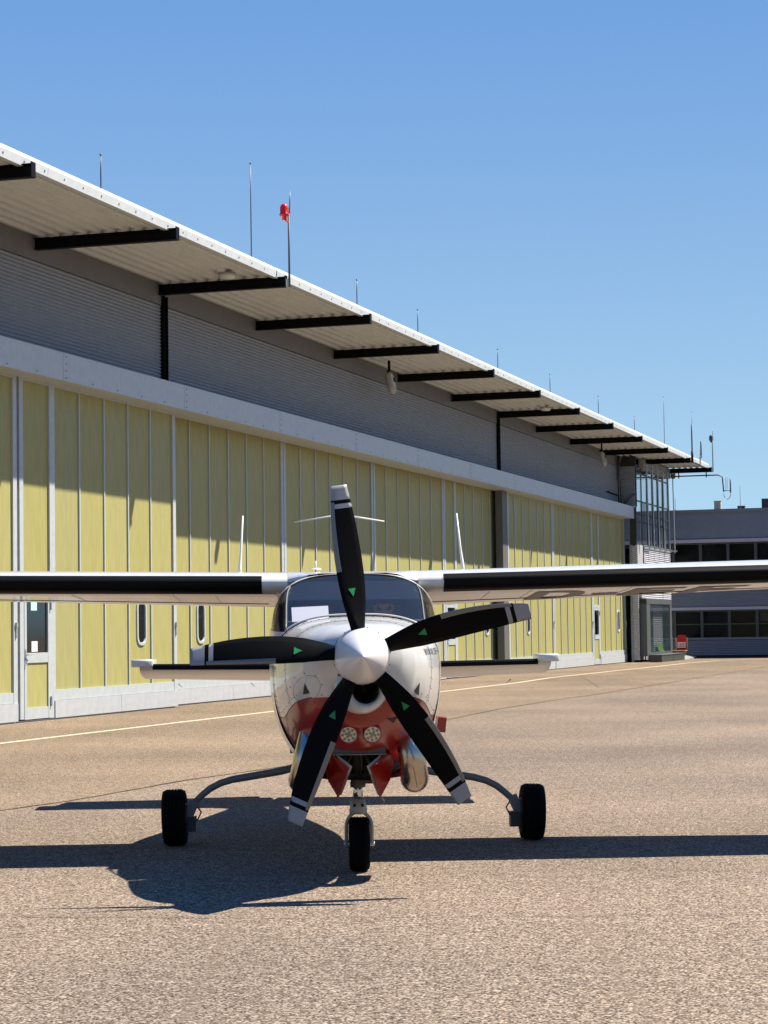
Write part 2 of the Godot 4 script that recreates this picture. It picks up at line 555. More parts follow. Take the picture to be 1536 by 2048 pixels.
var rngp := RandomNumberGenerator.new()
func door_leaf(h: Node, s0: float, s1: float, off: float, bars: Array, with_pass: bool, slot := -1.0):
	var y_top := 6.36 if off < -0.1 else 6.30
	var leaf := group_node(h, "door_leaf")
	var st := st_new()
	var sw := 0.15
	# stiles and rails
	box(st, Vector3(s0, 0.06, off - 0.05), Vector3(s0 + sw, y_top, off + 0.03))
	box(st, Vector3(s1 - sw, 0.06, off - 0.05), Vector3(s1, y_top, off + 0.03))
	var first := s0 + sw
	if with_pass:
		box(st, Vector3(s0 + 1.22, 0.04, off - 0.05), Vector3(s0 + 1.44, y_top, off + 0.03))
		box(st, Vector3(s0 + sw, 2.34, off - 0.05), Vector3(s0 + 1.22, 2.46, off + 0.027))
		first = s0 + 1.44
	box(st, Vector3(s0 + sw, y_top - 0.1, off - 0.05), Vector3(s1 - sw, y_top, off + 0.027))
	box(st, Vector3(first, 0.36, off - 0.05), Vector3(s1 - sw, 0.55, off + 0.024))
	put(leaf, "frame", st, "frame_white")
	# kick plates
	var half := (first + s1) * 0.5
	for pr in [[first - 0.06, half - 0.006], [half + 0.006, s1 - 0.02]]:
		st = st_new()
		box(st, Vector3(pr[0], 0.035, off - 0.03), Vector3(pr[1], 0.355, off + 0.05))
		put(leaf, "kick_plate", st, "plate_white")
	st = st_new()
	box(st, Vector3(s0, 0.0, off - 0.06), Vector3(s1, 0.034, off - 0.01))
	put(leaf, "floor_track", st, "galvanised")
	# panels between slim upright bars
	var edges := [first]
	edges.append_array(bars)
	edges.append(s1 - sw)
	for i in edges.size() - 1:
		var wd: float = edges[i + 1] - edges[i]
		var p := part(leaf, "panel", panel_mesh(snappedf(wd + 0.01, 0.01), y_top - 0.1 - 0.55), M["panel_%d" % rngp.randi_range(0, 3)])
		p.position = Vector3((edges[i] + edges[i + 1]) * 0.5, 0.55, off - 0.03 + rngp.randf_range(-0.003, 0.003))
		if i > 0:
			st = st_new()
			box(st, Vector3(edges[i] - 0.022, 0.55, off - 0.04), Vector3(edges[i] + 0.022, y_top - 0.1, off + 0.02))
			put(leaf, "glazing_bar", st, "frame_white")
	if with_pass:
		var p := part(leaf, "panel", panel_mesh(1.08, y_top - 0.1 - 2.46), M["panel_%d" % rngp.randi_range(0, 3)])
		p.position = Vector3(s0 + sw + 0.535, 2.46, off - 0.03)
		pass_door(h, s0 + sw, s0 + 1.22, off)
	if slot > 0.0:
		slot_window(leaf, slot, off - 0.01)
	# pull handle on the closing stile
	st = st_new()
	box(st, Vector3(s1 - 0.10, 1.72, off + 0.03), Vector3(s1 - 0.05, 1.80, off + 0.07))
	box(st, Vector3(s1 - 0.09, 1.52, off + 0.03), Vector3(s1 - 0.06, 1.72, off + 0.055))
	put(leaf, "handle", st, "galvanised")

func pass_door(h: Node, a: float, b: float, off: float):
	var d := group_node(h, "pass_door")
	var st := st_new()
	var z0 := off - 0.03
	var z1 := off + 0.036
	box(st, Vector3(a + 0.012, 0.05, z0), Vector3(a + 0.10, 2.33, z1))
	box(st, Vector3(b - 0.10, 0.05, z0), Vector3(b - 0.012, 2.33, z1))
	box(st, Vector3(a + 0.10, 0.05, z0), Vector3(b - 0.10, 0.26, z1 - 0.003))
	box(st, Vector3(a + 0.10, 1.07, z0), Vector3(b - 0.10, 1.25, z1 - 0.003))
	box(st, Vector3(a + 0.10, 2.24, z0), Vector3(b - 0.10, 2.33, z1 - 0.003))
	put(d, "door_frame", st, "frame_white")
	st = st_new()
	box(st, Vector3(a + 0.09, 1.24, off - 0.005), Vector3(b - 0.09, 2.25, off + 0.003))
	put(d, "pane", st, "pane_dark")
	var p := part(d, "panel", panel_mesh(snappedf(b - a - 0.18, 0.01), 0.83), M.panel_2)
	p.position = Vector3((a + b) * 0.5, 0.25, off - 0.01)
	st = st_new()
	box(st, Vector3(a + 0.03, 1.13, z1), Vector3(a + 0.07, 1.32, z1 + 0.012))
	tube(st, [Vector3(a + 0.05, 1.22, z1), Vector3(a + 0.05, 1.22, z1 + 0.05), Vector3(a + 0.19, 1.22, z1 + 0.055)], [0.012, 0.012, 0.011], 8)
	tube(st, [Vector3(a + 0.05, 1.10, z1 + 0.01), Vector3(a + 0.045, 1.02, z1 + 0.04)], [0.012, 0.01], 6)
	put(d, "handle", st, "galvanised")
	for y in [0.35, 2.12]:
		st = st_new()
		tube(st, [Vector3(b - 0.01, y - 0.09, z1 + 0.015), Vector3(b - 0.01, y + 0.09, z1 + 0.015)], [0.022, 0.022], 8)
		put(d, "hinge", st, "galvanised")

func build_hangar():
	rngp.seed = 77
	var h := thing("hangar", "long hangar with yellow sliding doors and a deep overhanging roof", "building", hangar_frame())
	var s_lo := 8.0
	var s_hi := 92.4
	# door leaves: two tracks
	door_leaf(h, 13.75, 20.75, 0.0, [14.95, 16.05, 17.15, 18.25, 19.4], false)
	door_leaf(h, 20.80, 27.80, 0.0, [22.0, 23.1, 24.2, 25.3, 26.4], false)
	door_leaf(h, 27.85, 34.90, 0.0, [29.05, 30.2, 31.35, 32.5, 33.65], false)
	door_leaf(h, 35.00, 42.25, 0.0, [37.55, 38.68, 39.82, 40.95], true, 40.46)
	door_leaf(h, 42.60, 49.93, -0.35, [43.92, 45.09, 46.26, 47.43, 48.60], false, 44.52)
	door_leaf(h, 49.97, 57.31, -0.35, [51.24, 52.42, 53.57, 54.73, 55.92], false)
	door_leaf(h, 57.36, 64.60, -0.35, [58.57, 59.73, 60.90, 62.08, 63.26], false)
	door_leaf(h, 64.64, 71.50, -0.35, [67.19, 68.30, 69.45, 70.5], true, 69.9)
	door_leaf(h, 71.45, 78.40, 0.0, [72.55, 73.68, 74.83, 75.97, 77.09], false, 74.4)
	door_leaf(h, 78.45, 85.50, 0.0, [79.70, 80.9, 82.05, 83.2, 84.3], false)
	door_leaf(h, 85.53, 92.60, 0.0, [88.08, 89.31, 90.44, 91.55], true, 91.0)
	# notices on the nearest pass door
	var st := st_new()
	# post between the two door bays
	st = st_new()
	box(st, Vector3(70.72, 0.0, -0.2), Vector3(71.40, 6.3, 0.04))
	put(h, "door_post", st, "post_grey")
	# box over the door tracks, in panels
	var joint := 6.9
	while joint < s_hi:
		var e := minf(joint + 5.79, 92.55)
		st = st_new()
		box(st, Vector3(joint + 0.006, 6.24, -0.25), Vector3(e - 0.006, 6.76, 0.5))
		put(h, "track_cover", st, "band_grey")
		joint += 5.79
	st = st_new()
	joint = 6.9
	while joint < 76.0:
		for k in 5:
			for y in ([6.30] if k > 0 else [6.30, 6.43, 6.56, 6.69]):
				var s := joint + 0.12 + k * 1.15
				box(st, Vector3(s - 0.012, y - 0.012, 0.5), Vector3(s + 0.012, y + 0.012, 0.508))
		joint += 5.79
	var rv := put(h, "cover_rivets", st, "post_grey")
	rv.set_meta("kind", "stuff")
	# inner lintel behind the tracks
	st = st_new()
	box(st, Vector3(s_lo, 6.38, -0.62), Vector3(s_hi, 6.9, -0.26))
	put(h, "lintel", st, "dark_steel")
	# ribbed upper wall between black posts
	var posts := [12.9, 42.2, 71.2, 92.4]
	var from := s_lo
	for p in posts:
		st = st_new(true)
		corrugated(st, from, p - (0.12 if p < 92 else 0.0), 6.70, 8.56, -0.22)
		put(h, "ribbed_wall", st, "cladding")
		st = st_new()
		box(st, Vector3(from, 8.56, -0.36), Vector3(p, 9.02, -0.2))
		put(h, "wall_strip", st, "strip_grey")
		if p < 92:
			st = st_new()
			box(st, Vector3(p - 0.12, 6.75, -0.24), Vector3(p + 0.12, 8.56, -0.235))
			box(st, Vector3(p - 0.1, 6.75, -0.235), Vector3(p - 0.085, 8.75, -0.13))
			box(st, Vector3(p + 0.085, 6.75, -0.235), Vector3(p + 0.1, 8.75, -0.13))
			put(h, "wall_post", st, "beam_black")
		from = p + 0.12
	# roof: ribbed soffit sheet, slab and edge flashing
	st = st_new()
	var prof := []
	var o := -0.3
	while o < 2.42:
		prof.append_array([[o, 8.965], [o + 0.06, 8.965], [o + 0.085, 9.028], [o + 0.255, 9.028], [o + 0.28, 8.965]])
		o += 0.28
	var rows := []
	for p in prof:
		rows.append([Vector3(s_lo, p[1], p[0]), Vector3(101.0, p[1], p[0])])
	grid(st, rows)
	put(h, "soffit", st, "soffit")
	st = st_new()
	box(st, Vector3(s_lo, 9.04, -24.0), Vector3(101.0, 9.09, 2.42))
	put(h, "roof", st, "flash_white")
	var e0 := s_lo
	while e0 < 101.0:
		var e1 := minf(e0 + 5.79, 101.0)
		st = st_new()
		rows = []
		for p in [[2.40, 8.938], [2.50, 8.938], [2.515, 9.085], [2.45, 9.17], [2.30, 9.16], [2.30, 9.10]]:
			rows.append([Vector3(e0 + 0.004, p[1], p[0]), Vector3(e1 - 0.004, p[1], p[0])])
		grid(st, rows, false, true)
		put(h, "roof_edge", st, "flash_white")
		e0 = e1
	st = st_new()
	var s := s_lo
	while s < 80.0:
		box(st, Vector3(s - 0.014, 9.0, 2.50), Vector3(s + 0.014, 9.025, 2.516))
		box(st, Vector3(s + 0.2, 9.10, 2.475), Vector3(s + 0.228, 9.125, 2.495))
		s += 0.72
	rv = put(h, "edge_rivets", st, "post_grey")
	rv.set_meta("kind", "stuff")
	# cantilever beams
	st = st_new()
	box(st, Vector3(-0.075, 8.75, -0.3), Vector3(0.075, 8.766, 2.68))
	box(st, Vector3(-0.012, 8.766, -0.3), Vector3(0.012, 8.948, 2.67))
	box(st, Vector3(-0.075, 8.948, -0.3), Vector3(0.075, 8.964, 2.66))
	box(st, Vector3(-0.075, 8.766, 2.66), Vector3(0.075, 8.99, 2.676))
	var beam := done(st)
	for k in 16:
		var bs := 12.8 + k * 5.836
		if k == 15:
			bs = 100.8
		var bo := part(h, "roof_beam", beam, M.beam_black)
		bo.position.x = bs
	# the rest of the shell
	st = st_new()
	box(st, Vector3(s_lo, 0.0, -24.0), Vector3(92.4, 9.03, -23.8))
	put(h, "rear_wall", st, "cladding")
	st = st_new()
	box(st, Vector3(s_lo - 0.2, 0.0, -24.0), Vector3(s_lo, 9.03, 0.0))
	box(st, Vector3(s_lo, 0.0, -0.3), Vector3(13.7, 6.7, -0.1))
	put(h, "end_wall", st, "cladding")
	st = st_new()
	box(st, Vector3(s_lo, 0.002, -23.8), Vector3(92.4, 0.012, -0.45))
	put(h, "hall_floor", st, "inside_dark")
	notice_on_door()

func notice_on_door():
	for a in [[35.48, 35.72, 2.02, 2.22, "pale blue paper notice at the top of the nearest pass door window", "notice_blue"], [35.50, 35.74, 1.27, 1.46, "small grey paper notice low in the nearest pass door window", "blind_cloth"]]:
		var st := st_new()
		box(st, Vector3(0, 0, 0), Vector3(a[1] - a[0], a[3] - a[2], 0.003))
		var t := thing("paper_notice", a[4], "notice", hangar_frame(a[0], a[2], 0.0035))
		put(t, "sheet", st, a[5])

# ---------------------------------------------------------------- glazed tower at the far end of the hangar
func build_tower():
	var a := 92.5
	var b := 100.9
	var f := 0.6
	var t := thing("glazed_tower", "stair tower with glazed upper floor at the hangar's far end", "building", hangar_frame())
	var st := st_new()
	# ribbed sunlit wall, front and narrow side
	louvred(st, Vector3(a + 1.5, 0, f - 0.03), Vector3(b, 0, f - 0.03), Vector3(0, 0, 1), 0.1, 5.0, 0.0875, 0.055)
	put(t, "ribbed_wall", st, "cladding_silver")
	st = st_new()
	var rows := []
	var n := 0
	louvred(st, Vector3(a, 0, 0.36), Vector3(a, 0, f + 0.02), Vector3(-1, 0, 0), 0.1, 5.05, 0.0875, 0.055)
	put(t, "ribbed_wall", st, "cladding_silver")
	st = st_new()
	box(st, Vector3(a - 0.05, 0.0, 0.26), Vector3(a + 0.06, 6.24, 0.36))
	put(t, "corner_post", st, "tower_grey")
	st = st_new()
	box(st, Vector3(a + 0.05, 0.1, f - 0.12), Vector3(a + 1.28, 5.12, f + 0.0))
	put(t, "flat_panel", st, "plate_white")
	st = st_new()
	box(st, Vector3(a + 1.28, 0.1, f - 0.16), Vector3(a + 1.5, 5.12, f - 0.06))
	put(t, "shadow_gap", st, "dark_steel")
	st = st_new()
	box(st, Vector3(b - 0.15, 0.0, -9.0), Vector3(b, 5.0, f - 0.03))
	box(st, Vector3(a + 0.1, 0.0, -9.0), Vector3(b - 0.15, 5.0, -8.85))
	put(t, "end_wall", st, "cladding_silver")
	st = st_new()
	box(st, Vector3(a + 1.4, 5.0, -9.0), Vector3(b, 5.14, f + 0.05))
	put(t, "sill", st, "tower_grey")
	# upper ribbed return wall above the door tracks
	st = st_new(true)
	rows = []
	n = 18 * 6
	for i in n + 1:
		var y := 6.77 + 1.75 * i / n
		var x := a - 0.1 - 0.016 * cos(TAU * i / 6.0)
		rows.append([Vector3(x, y, -0.22), Vector3(x, y, f - 0.02)])
	grid(st, rows, false, true)
	put(t, "return_wall", st, "cladding")
	st = st_new()
	box(st, Vector3(a - 0.1, 8.52, -0.2), Vector3(a + 0.05, 9.0, f))
	box(st, Vector3(a - 0.08, 6.77, f - 0.05), Vector3(a + 0.02, 8.52, f + 0.02))
	box(st, Vector3(a - 0.075, 5.1, f - 0.3), Vector3(a + 0.02, 6.75, f - 0.02))
	put(t, "corner_trim", st, "dark_steel")
	# header
	st = st_new()
	box(st, Vector3(a + 1.35, 8.5, f - 0.12), Vector3(b, 8.96, f + 0.1))
	box(st, Vector3(b - 0.12, 8.5, -9.0), Vector3(b, 8.96, f - 0.12))
	put(t, "header", st, "tower_grey")
	st = st_new()
	box(st, Vector3(a - 0.1, 8.96, -9.0), Vector3(b, 9.02, f))
	put(t, "ceiling", st, "cabin_trim")
	# glazing bars, panes, transoms
	var bars := []
	for k in 7:
		bars.append(a + 0.15 + (b - a - 0.2) * k / 6.0)
	for s in bars:
		st = st_new()
		box(st, Vector3(s - 0.04, 5.14, f - 0.085), Vector3(s + 0.04, 8.5, f - 0.045))
		put(t, "window_bar", st, "window_dark")
	for k in 6:
		st = st_new()
		box(st, Vector3(bars[k] + 0.04, 5.14, f - 0.07), Vector3(bars[k + 1] - 0.04, 8.5, f - 0.06))
		put(t, "pane", st, "pane_clear")
	for y in [6.15, 6.5, 7.05, 8.28]:
		st = st_new()
		box(st, Vector3(a + 0.15, y - 0.03, f - 0.055), Vector3(b - 0.05, y + 0.03, f - 0.035))
		put(t, "transom", st, "window_dark")
	# glazed end and rear side
	for k in 4:
		st = st_new()
		var o := f - 0.1 - k * 2.9
		box(st, Vector3(b - 0.08, 5.14, o - 0.03), Vector3(b - 0.02, 8.5, o + 0.01))
		put(t, "window_bar", st, "window_dark")
		if k < 3:
			st = st_new()
			box(st, Vector3(b - 0.055, 5.14, o - 2.85), Vector3(b - 0.045, 8.5, o - 0.05))
			put(t, "pane", st, "pane_clear")
	# parapet inside: solid lower part of the glazing
	st = st_new()
	box(st, Vector3(a + 0.2, 5.14, f - 0.2), Vector3(b - 0.1, 6.1, f - 0.14))
	put(t, "parapet", st, "office_blue")
	# slender outer fins
	for k in 6:
		var s: float = bars[k + 1]
		st = st_new()
		tube(st, [Vector3(s, 4.98, f + 0.24), Vector3(s, 8.75, f + 0.2)], [0.028, 0.028], 8)
		box(st, Vector3(s - 0.02, 5.05, f + 0.04), Vector3(s + 0.02, 5.10, f + 0.34))
		box(st, Vector3(s - 0.02, 8.55, f + 0.04), Vector3(s + 0.02, 8.60, f + 0.24))
		put(t, "fin", st, "galvanised")
	# rain pipe and brace in the corner of the upper wall
	st = st_new(true)
	tube(st, [Vector3(92.2, 8.7, -0.1), Vector3(92.2, 6.8, -0.1)], [0.05, 0.05], 8)
	tube(st, [Vector3(91.7, 8.9, 0.1), Vector3(92.2, 8.65, -0.1)], [0.045, 0.05], 8)
	put(t, "rain_pipe", st, "post_grey")
	st = st_new(true)
	tube(st, [Vector3(92.2, 6.8, 0.05), Vector3(92.35, 7.3, 0.55)], [0.05, 0.05], 8)
	tube(st, [Vector3(92.2, 6.8, 0.05), Vector3(92.25, 8.2, -0.1)], [0.04, 0.04], 8)
	put(t, "brace", st, "post_grey")
	st = st_new(true)
	tube(st, [Vector3(92.2, 7.1, -0.12), Vector3(92.2, 7.25, -0.12), Vector3(89.9, 7.3, -0.15)], [0.03, 0.03, 0.03], 6)
	put(t, "cable_pipe", st, "beam_black")
	# small lamp box on the flat panel
	st = st_new()
	box(st, Vector3(a + 0.1, 2.8, f + 0.0), Vector3(a + 1.1, 3.0, f + 0.14))
	put(t, "wall_lamp", st, "plate_white")
	# glass porch in front of the wall
	var p0 := a + 0.15
	var p1 := a + 6.6
	var g := f + 0.32
	var fr := group_node(t, "porch")
	for q in [[p0, p0 + 0.85], [p1 - 0.5, p1]]:
		st = st_new()
		box(st, Vector3(q[0], 0.25, f + 0.03), Vector3(q[1], 2.72, g))
		put(fr, "jamb", st, "porch_frame")
	st = st_new()
	box(st, Vector3(p0, 2.54, f + 0.03), Vector3(p1, 2.76, g + 0.01))
	put(fr, "lintel", st, "porch_frame")
	st = st_new()
	box(st, Vector3(p0 + 0.85, 0.25, g - 0.06), Vector3(p1 - 0.5, 0.42, g - 0.002))
	put(fr, "bottom_rail", st, "porch_frame")
	for k in 2:
		st = st_new()
		var q0 := p0 + 0.85 + k * 2.55
		box(st, Vector3(q0, 0.42, g - 0.035), Vector3(q0 + 2.55, 2.54, g - 0.025))
		put(fr, "pane", st, "pane_clear")
	st = st_new()
	box(st, Vector3(p0 + 1.9, 0.12, f + 0.022), Vector3(p0 + 3.1, 2.35, f + 0.05))
	put(fr, "inner_door", st, "porch_frame")
	st = st_new()
	box(st, Vector3(p0 + 2.05, 0.3, f + 0.05), Vector3(p0 + 2.95, 2.2, f + 0.055))
	put(fr, "inner_pane", st, "pane_dark")

# ---------------------------------------------------------------- office block across the end
func build_office():
	# local frame: x runs along the hangar's outward normal, z towards the camera
	var at := hangar_frame(104.0, 0, 0).origin
	var t := Transform3D(Basis(hangar_n, Vector3.UP, -hangar_w), at)
	var o := thing("office_building", "blue-grey two storey office block with long window bands", "building", t)
	var x0 := -14.0
	var x1 := 30.0
	var st := st_new()
	box(st, Vector3(x0, 5.74, -12.0), Vector3(x1, 7.02, 0.0))
	put(o, "upper_wall", st, "office_blue")
	st = st_new()
	box(st, Vector3(x0 - 0.05, 7.02, -12.0), Vector3(x1 + 0.05, 7.17, 0.06))
	put(o, "roof_edge", st, "strip_grey")
	st = st_new(true)
	var rows := []
	for i in 17 * 6 + 1:
		var y := 2.46 + 1.42 * i / (17 * 6.0)
		rows.append([Vector3(x0, y, 0.012 * cos(TAU * i / 6.0)), Vector3(x1, y, 0.012 * cos(TAU * i / 6.0))])
	grid(st, rows, false, true)
	put(o, "middle_wall", st, "office_blue")
	st = st_new(true)
	rows = []
	for i in 9 * 6 + 1:
		var y := 0.12 + 0.74 * i / (9 * 6.0)
		rows.append([Vector3(x0, y, 0.012 * cos(TAU * i / 6.0)), Vector3(x1, y, 0.012 * cos(TAU * i / 6.0))])
	grid(st, rows, false, true)
	put(o, "lower_wall", st, "office_blue")
	st = st_new()
	box(st, Vector3(x0, -0.05, -0.4), Vector3(x1, 0.12, -0.05))
	put(o, "base", st, "office_base")
	for y in [[5.56, 5.72], [2.30, 2.44]]:
		st = st_new()
		box(st, Vector3(x0, y[0], -0.3), Vector3(x1, y[1], 0.10))
		put(o, "ledge", st, "office_ledge")
	st = st_new()
	box(st, Vector3(x0, 0.87, -0.3), Vector3(x1, 0.97, 0.05))
	put(o, "ledge", st, "office_blue")
	st = st_new()
	box(st, Vector3(x0, 3.88, -0.3), Vector3(x1, 4.0, 0.03))
	put(o, "ledge", st, "office_blue")
	# window bands
	var rng := RandomNumberGenerator.new()
	rng.seed = 5
	for band in [[0.97, 2.30, 1.33], [4.0, 5.56, 1.36]]:
		var y0: float = band[0]
		var y1: float = band[1]
		st = st_new()
		box(st, Vector3(x0, y0, -3.4), Vector3(x1, y1, -3.3))
		box(st, Vector3(x0, y0 - 0.1, -3.3), Vector3(x1, y0 - 0.02, -0.3))
		put(o, "room_wall", st, "inside_dark")
		var x := -3.85
		while x < 13.0:
			var w := group_node(o, "window")
			st = st_new()
			box(st, Vector3(x, y0, -0.16), Vector3(x + 0.14, y1, -0.02))
			box(st, Vector3(x + 0.14, y0 + 0.62, -0.13), Vector3(x + 1.33, y0 + 0.67, -0.05))
			box(st, Vector3(x + 0.14, y1 - 0.08, -0.13), Vector3(x + 1.33, y1, -0.05))
			put(w, "frame", st, "office_frame")
			st = st_new()
			box(st, Vector3(x + 0.14, y0, -0.10), Vector3(x + 1.33, y1 - 0.08, -0.09))
			put(w, "pane", st, "pane_office")
			if rng.randf() < 0.55 and y0 < 2.0:
				st = st_new()
				var drop := rng.randf_range(0.25, 0.62)
				box(st, Vector3(x + 0.18, y1 - 0.1 - drop, -0.2), Vector3(x + 1.3, y1 - 0.1, -0.19))
				put(w, "blind", st, "blind_cloth")
			x += 1.33
		st = st_new()
		box(st, Vector3(x0, y0, -0.2), Vector3(-3.85, y1, -0.03))
		box(st, Vector3(13.2, y0, -0.2), Vector3(x1, y1, -0.03))
		put(o, "side_wall", st, "office_blue")
	st = st_new()
	box(st, Vector3(x0, 0.0, -12.1), Vector3(x1, 7.02, -12.0))
	put(o, "rear_wall", st, "office_blue")
	st = st_new()
	for x in [x0 - 0.02, x1 - 0.08]:
		box(st, Vector3(x, 0.0, -12.0), Vector3(x + 0.1, 5.74, -0.1))
	put(o, "end_wall", st, "office_blue")
	# rooftop units and rods
	var units := [[2.17, 2.49, 0.42, "unit_beige", "beige box-shaped air unit on the office roof"], [3.30, 3.64, 0.14, "unit_dark", "low dark vent hood on the office roof under a rod"], [4.47, 4.80, 0.46, "unit_dark", "dark louvred air unit on the office roof by the right edge"]]
	for u in units:
		var q := thing("air_unit", u[4], "air unit", t * Transform3D(Basis.IDENTITY, Vector3(u[0], 7.17, -0.6)), "units on the office roof")
		st = st_new()
		box(st, Vector3(0, 0, -0.3), Vector3(u[1] - u[0], u[2], 0.0))
		put(q, "casing", st, u[3])
		st = st_new()
		box(st, Vector3(-0.015, u[2], -0.31), Vector3(u[1] - u[0] + 0.015, u[2] + 0.02, 0.012))
		put(q, "lid", st, "lamp_grey" if u[2] > 0.3 else "unit_dark")
		for k in 3:
			st = st_new()
			box(st, Vector3(0.03 + k * 0.1, 0.03, 0.0), Vector3(0.085 + k * 0.1, u[2] - 0.03, 0.01))
			put(q, "slat", st, "unit_dark" if u[3] == "unit_beige" and k == 4 else u[3])
	for r in [[0.3, 0.75, "thin rod on the office roof beside the tower"], [3.47, 1.25, "thin tall rod on the office roof above the vent hood"]]:
		var q := thing("lightning_rod", r[2], "rod", t * Transform3D(Basis.IDENTITY, Vector3(r[0], 7.17, -0.4)), "rods on the office roof")
		rod_parts(q, r[1], 0.012)

func rod_parts(q: Node, height: float, r: float):
	var st := st_new(true)
	tube(st, [Vector3(0, 0, 0), Vector3(0, height * 0.5, 0), Vector3(0, height, 0)], [r, r * 0.9, r * 0.5], 6)
	put(q, "rod", st, "rod_steel")
	st = st_new()
	box(st, Vector3(-r * 3, 0, -r * 3), Vector3(r * 3, 0.05, r * 3))
	put(q, "foot", st, "galvanised")

# ---------------------------------------------------------------- things on and under the hangar roof
func build_roof_things():
	var rods := [[33.5, 9.8, "near the left picture edge"], [40.77, 11.14, "tall one left of the red light"], [47.75, 9.8, "first right of the red light"], [52.83, 9.8, "second right of the red light"], [61.2, 9.78, "third right of the red light"], [68.1, 9.8, "fourth right of the red light"], [75.9, 9.86, "fifth right of the red light"], [82.9, 9.76, "sixth right of the red light"], [89.7, 11.2, "tall, over the far doors"], [97.1, 11.25, "tall, over the glazed tower"], [99.3, 9.65, "last short one before the roof's far corner"]]
	for r in rods:
		var q := thing("lightning_rod", "lightning rod on the hangar roof edge, " + r[2], "rod", hangar_frame(r[0], 9.135, 2.36), "rods along the hangar roof")
		rod_parts(q, r[1] - 9.135, 0.014)
		var st := st_new(true)
		tube(st, [Vector3(0, r[1] - 9.135 - 0.012, 0), Vector3(0, r[1] - 9.135 + 0.012, 0)], [0.022, 0.022], 6)
		put(q, "tip", st, "rod_steel")
	# warning light masts
	for m in [[42.02, "signal_red", "red glass warning light on a mast at the hangar roof edge"], [100.75, "unit_dark", "dark warning light on a mast at the roof's far corner"]]:
		var q := thing("warning_light", m[2], "warning light", hangar_frame(m[0], 8.75, 2.70), "warning lights on the roof edge")
		var st := st_new(true)
		tube(st, [Vector3(0, 0, 0.03), Vector3(0, 1.55, 0.03)], [0.024, 0.022], 8)
		put(q, "mast", st, "post_grey")
		st = st_new()
		box(st, Vector3(-0.09, 0.0, -0.02), Vector3(0.09, 0.16, 0.0))
		put(q, "bracket", st, "galvanised")
		st = st_new(true)
		tube(st, [Vector3(0.04, 1.3, 0.03), Vector3(0.075, 1.75, 0.03), Vector3(0.09, 2.05, 0.03)], [0.012, 0.012, 0.008], 6)
		put(q, "rod", st, "rod_steel")
		st = st_new(true)
		lathe(st, [[0.0, 1.38], [0.05, 1.38], [0.055, 1.46], [0.10, 1.47], [0.11, 1.50], [0.085, 1.52], [0.085, 1.62], [0.07, 1.69], [0.04, 1.72], [0.0, 1.725]], Transform3D(Basis.IDENTITY, Vector3(-0.19, 0, 0.0)), 14)
		tube(st, [Vector3(0, 1.36, 0.03), Vector3(-0.19, 1.40, 0.0)], [0.018, 0.018], 6)
		put(q, "lamp", st, m[1])
		st = st_new()
		for k in 5:
			var a := TAU * k / 5.0
			var c := Vector3(-0.19 + cos(a) * 0.095, 0, sin(a) * 0.095)
			box(st, c + Vector3(-0.005, 1.46, -0.005), c + Vector3(0.005, 1.66, 0.005))
		put(q, "guard", st, "signal_red" if m[1] == "signal_red" else "beam_black")
	# floodlights under the soffit
	for fl in [[56.33, "oblong floodlight hanging from the soffit above the middle doors"], [85.6, "oblong floodlight hanging from the soffit above the far doors"]]:
		var q := thing("floodlight", fl[1], "floodlight", hangar_frame(fl[0], 8.98, 0.5), "floodlights under the roof")
		var st := st_new()
		box(st, Vector3(-0.03, -0.30, -0.03), Vector3(0.03, 0.0, 0.03))
		box(st, Vector3(-0.16, -0.34, -0.02), Vector3(0.16, -0.30, 0.02))
		put(q, "bracket", st, "beam_black")
		st = st_new(true)
		var rows := []
		var tilt := Transform3D(Basis(Vector3.RIGHT, deg_to_rad(-14)) * Basis(Vector3(0, 0, 1), deg_to_rad(-6)), Vector3(0, -0.62, 0.04))
		for z in [-0.09, -0.07, 0.0, 0.07, 0.09]:
			var k: float = 1.0 - 0.3 * pow(absf(z) / 0.09, 3.0)
			var ring := []
			for p in rounded_ring(0, 0, 0.20 * k, 0.33 * k, 0.15 * k, z):
				ring.append(tilt * p)
			rows.append(ring)
		grid(st, rows, true, true)
		fan(st, rows[0], false)
		put(q, "housing", st, "lamp_grey")
		st = st_new()
		var ring2 := []
		for p in rounded_ring(0, 0, 0.14, 0.23, 0.1, 0.092):
			ring2.append(tilt * p)
		fan(st, ring2, true)
		put(q, "lens", st, "lamp_glass")
		st = st_new()
		box(st, Vector3(0.02, 0.02, 0.09), Vector3(0.16, 0.13, 0.12), tilt)
		put(q, "sensor", st, "unit_dark")
	# round lamps
	for rl in [[41.08, "round white lamp on the soffit left of the red warning light"], [70.3, "round white lamp on the soffit over the far half"]]:
		var q := thing("soffit_lamp", rl[1], "lamp", hangar_frame(rl[0], 8.965, 1.7), "round lamps under the roof")
		var st := st_new(true)
		lathe(st, [[0.0, -0.13], [0.12, -0.13], [0.17, -0.10], [0.18, -0.05]], Transform3D.IDENTITY, 18)
		put(q, "diffuser", st, "lamp_glass")
		st = st_new(true)
		lathe(st, [[0.185, -0.05], [0.19, -0.03], [0.19, 0.0], [0.0, 0.0]], Transform3D.IDENTITY, 18)
		put(q, "housing", st, "lamp_grey")
	# antennas by the tower
	var q := thing("whip_antenna", "thick dark whip antenna at the roof edge above the tower", "antenna", hangar_frame(94.6, 8.75, 2.74))
	var st := st_new(true)
	tube(st, [Vector3(0, 0, 0), Vector3(0, 0.5, 0)], [0.06, 0.05], 8)
	put(q, "base", st, "beam_black")
	st = st_new(true)
	tube(st, [Vector3(0, 0.5, 0), Vector3(0, 1.7, 0)], [0.032, 0.028], 8)
	put(q, "whip", st, "dark_steel")
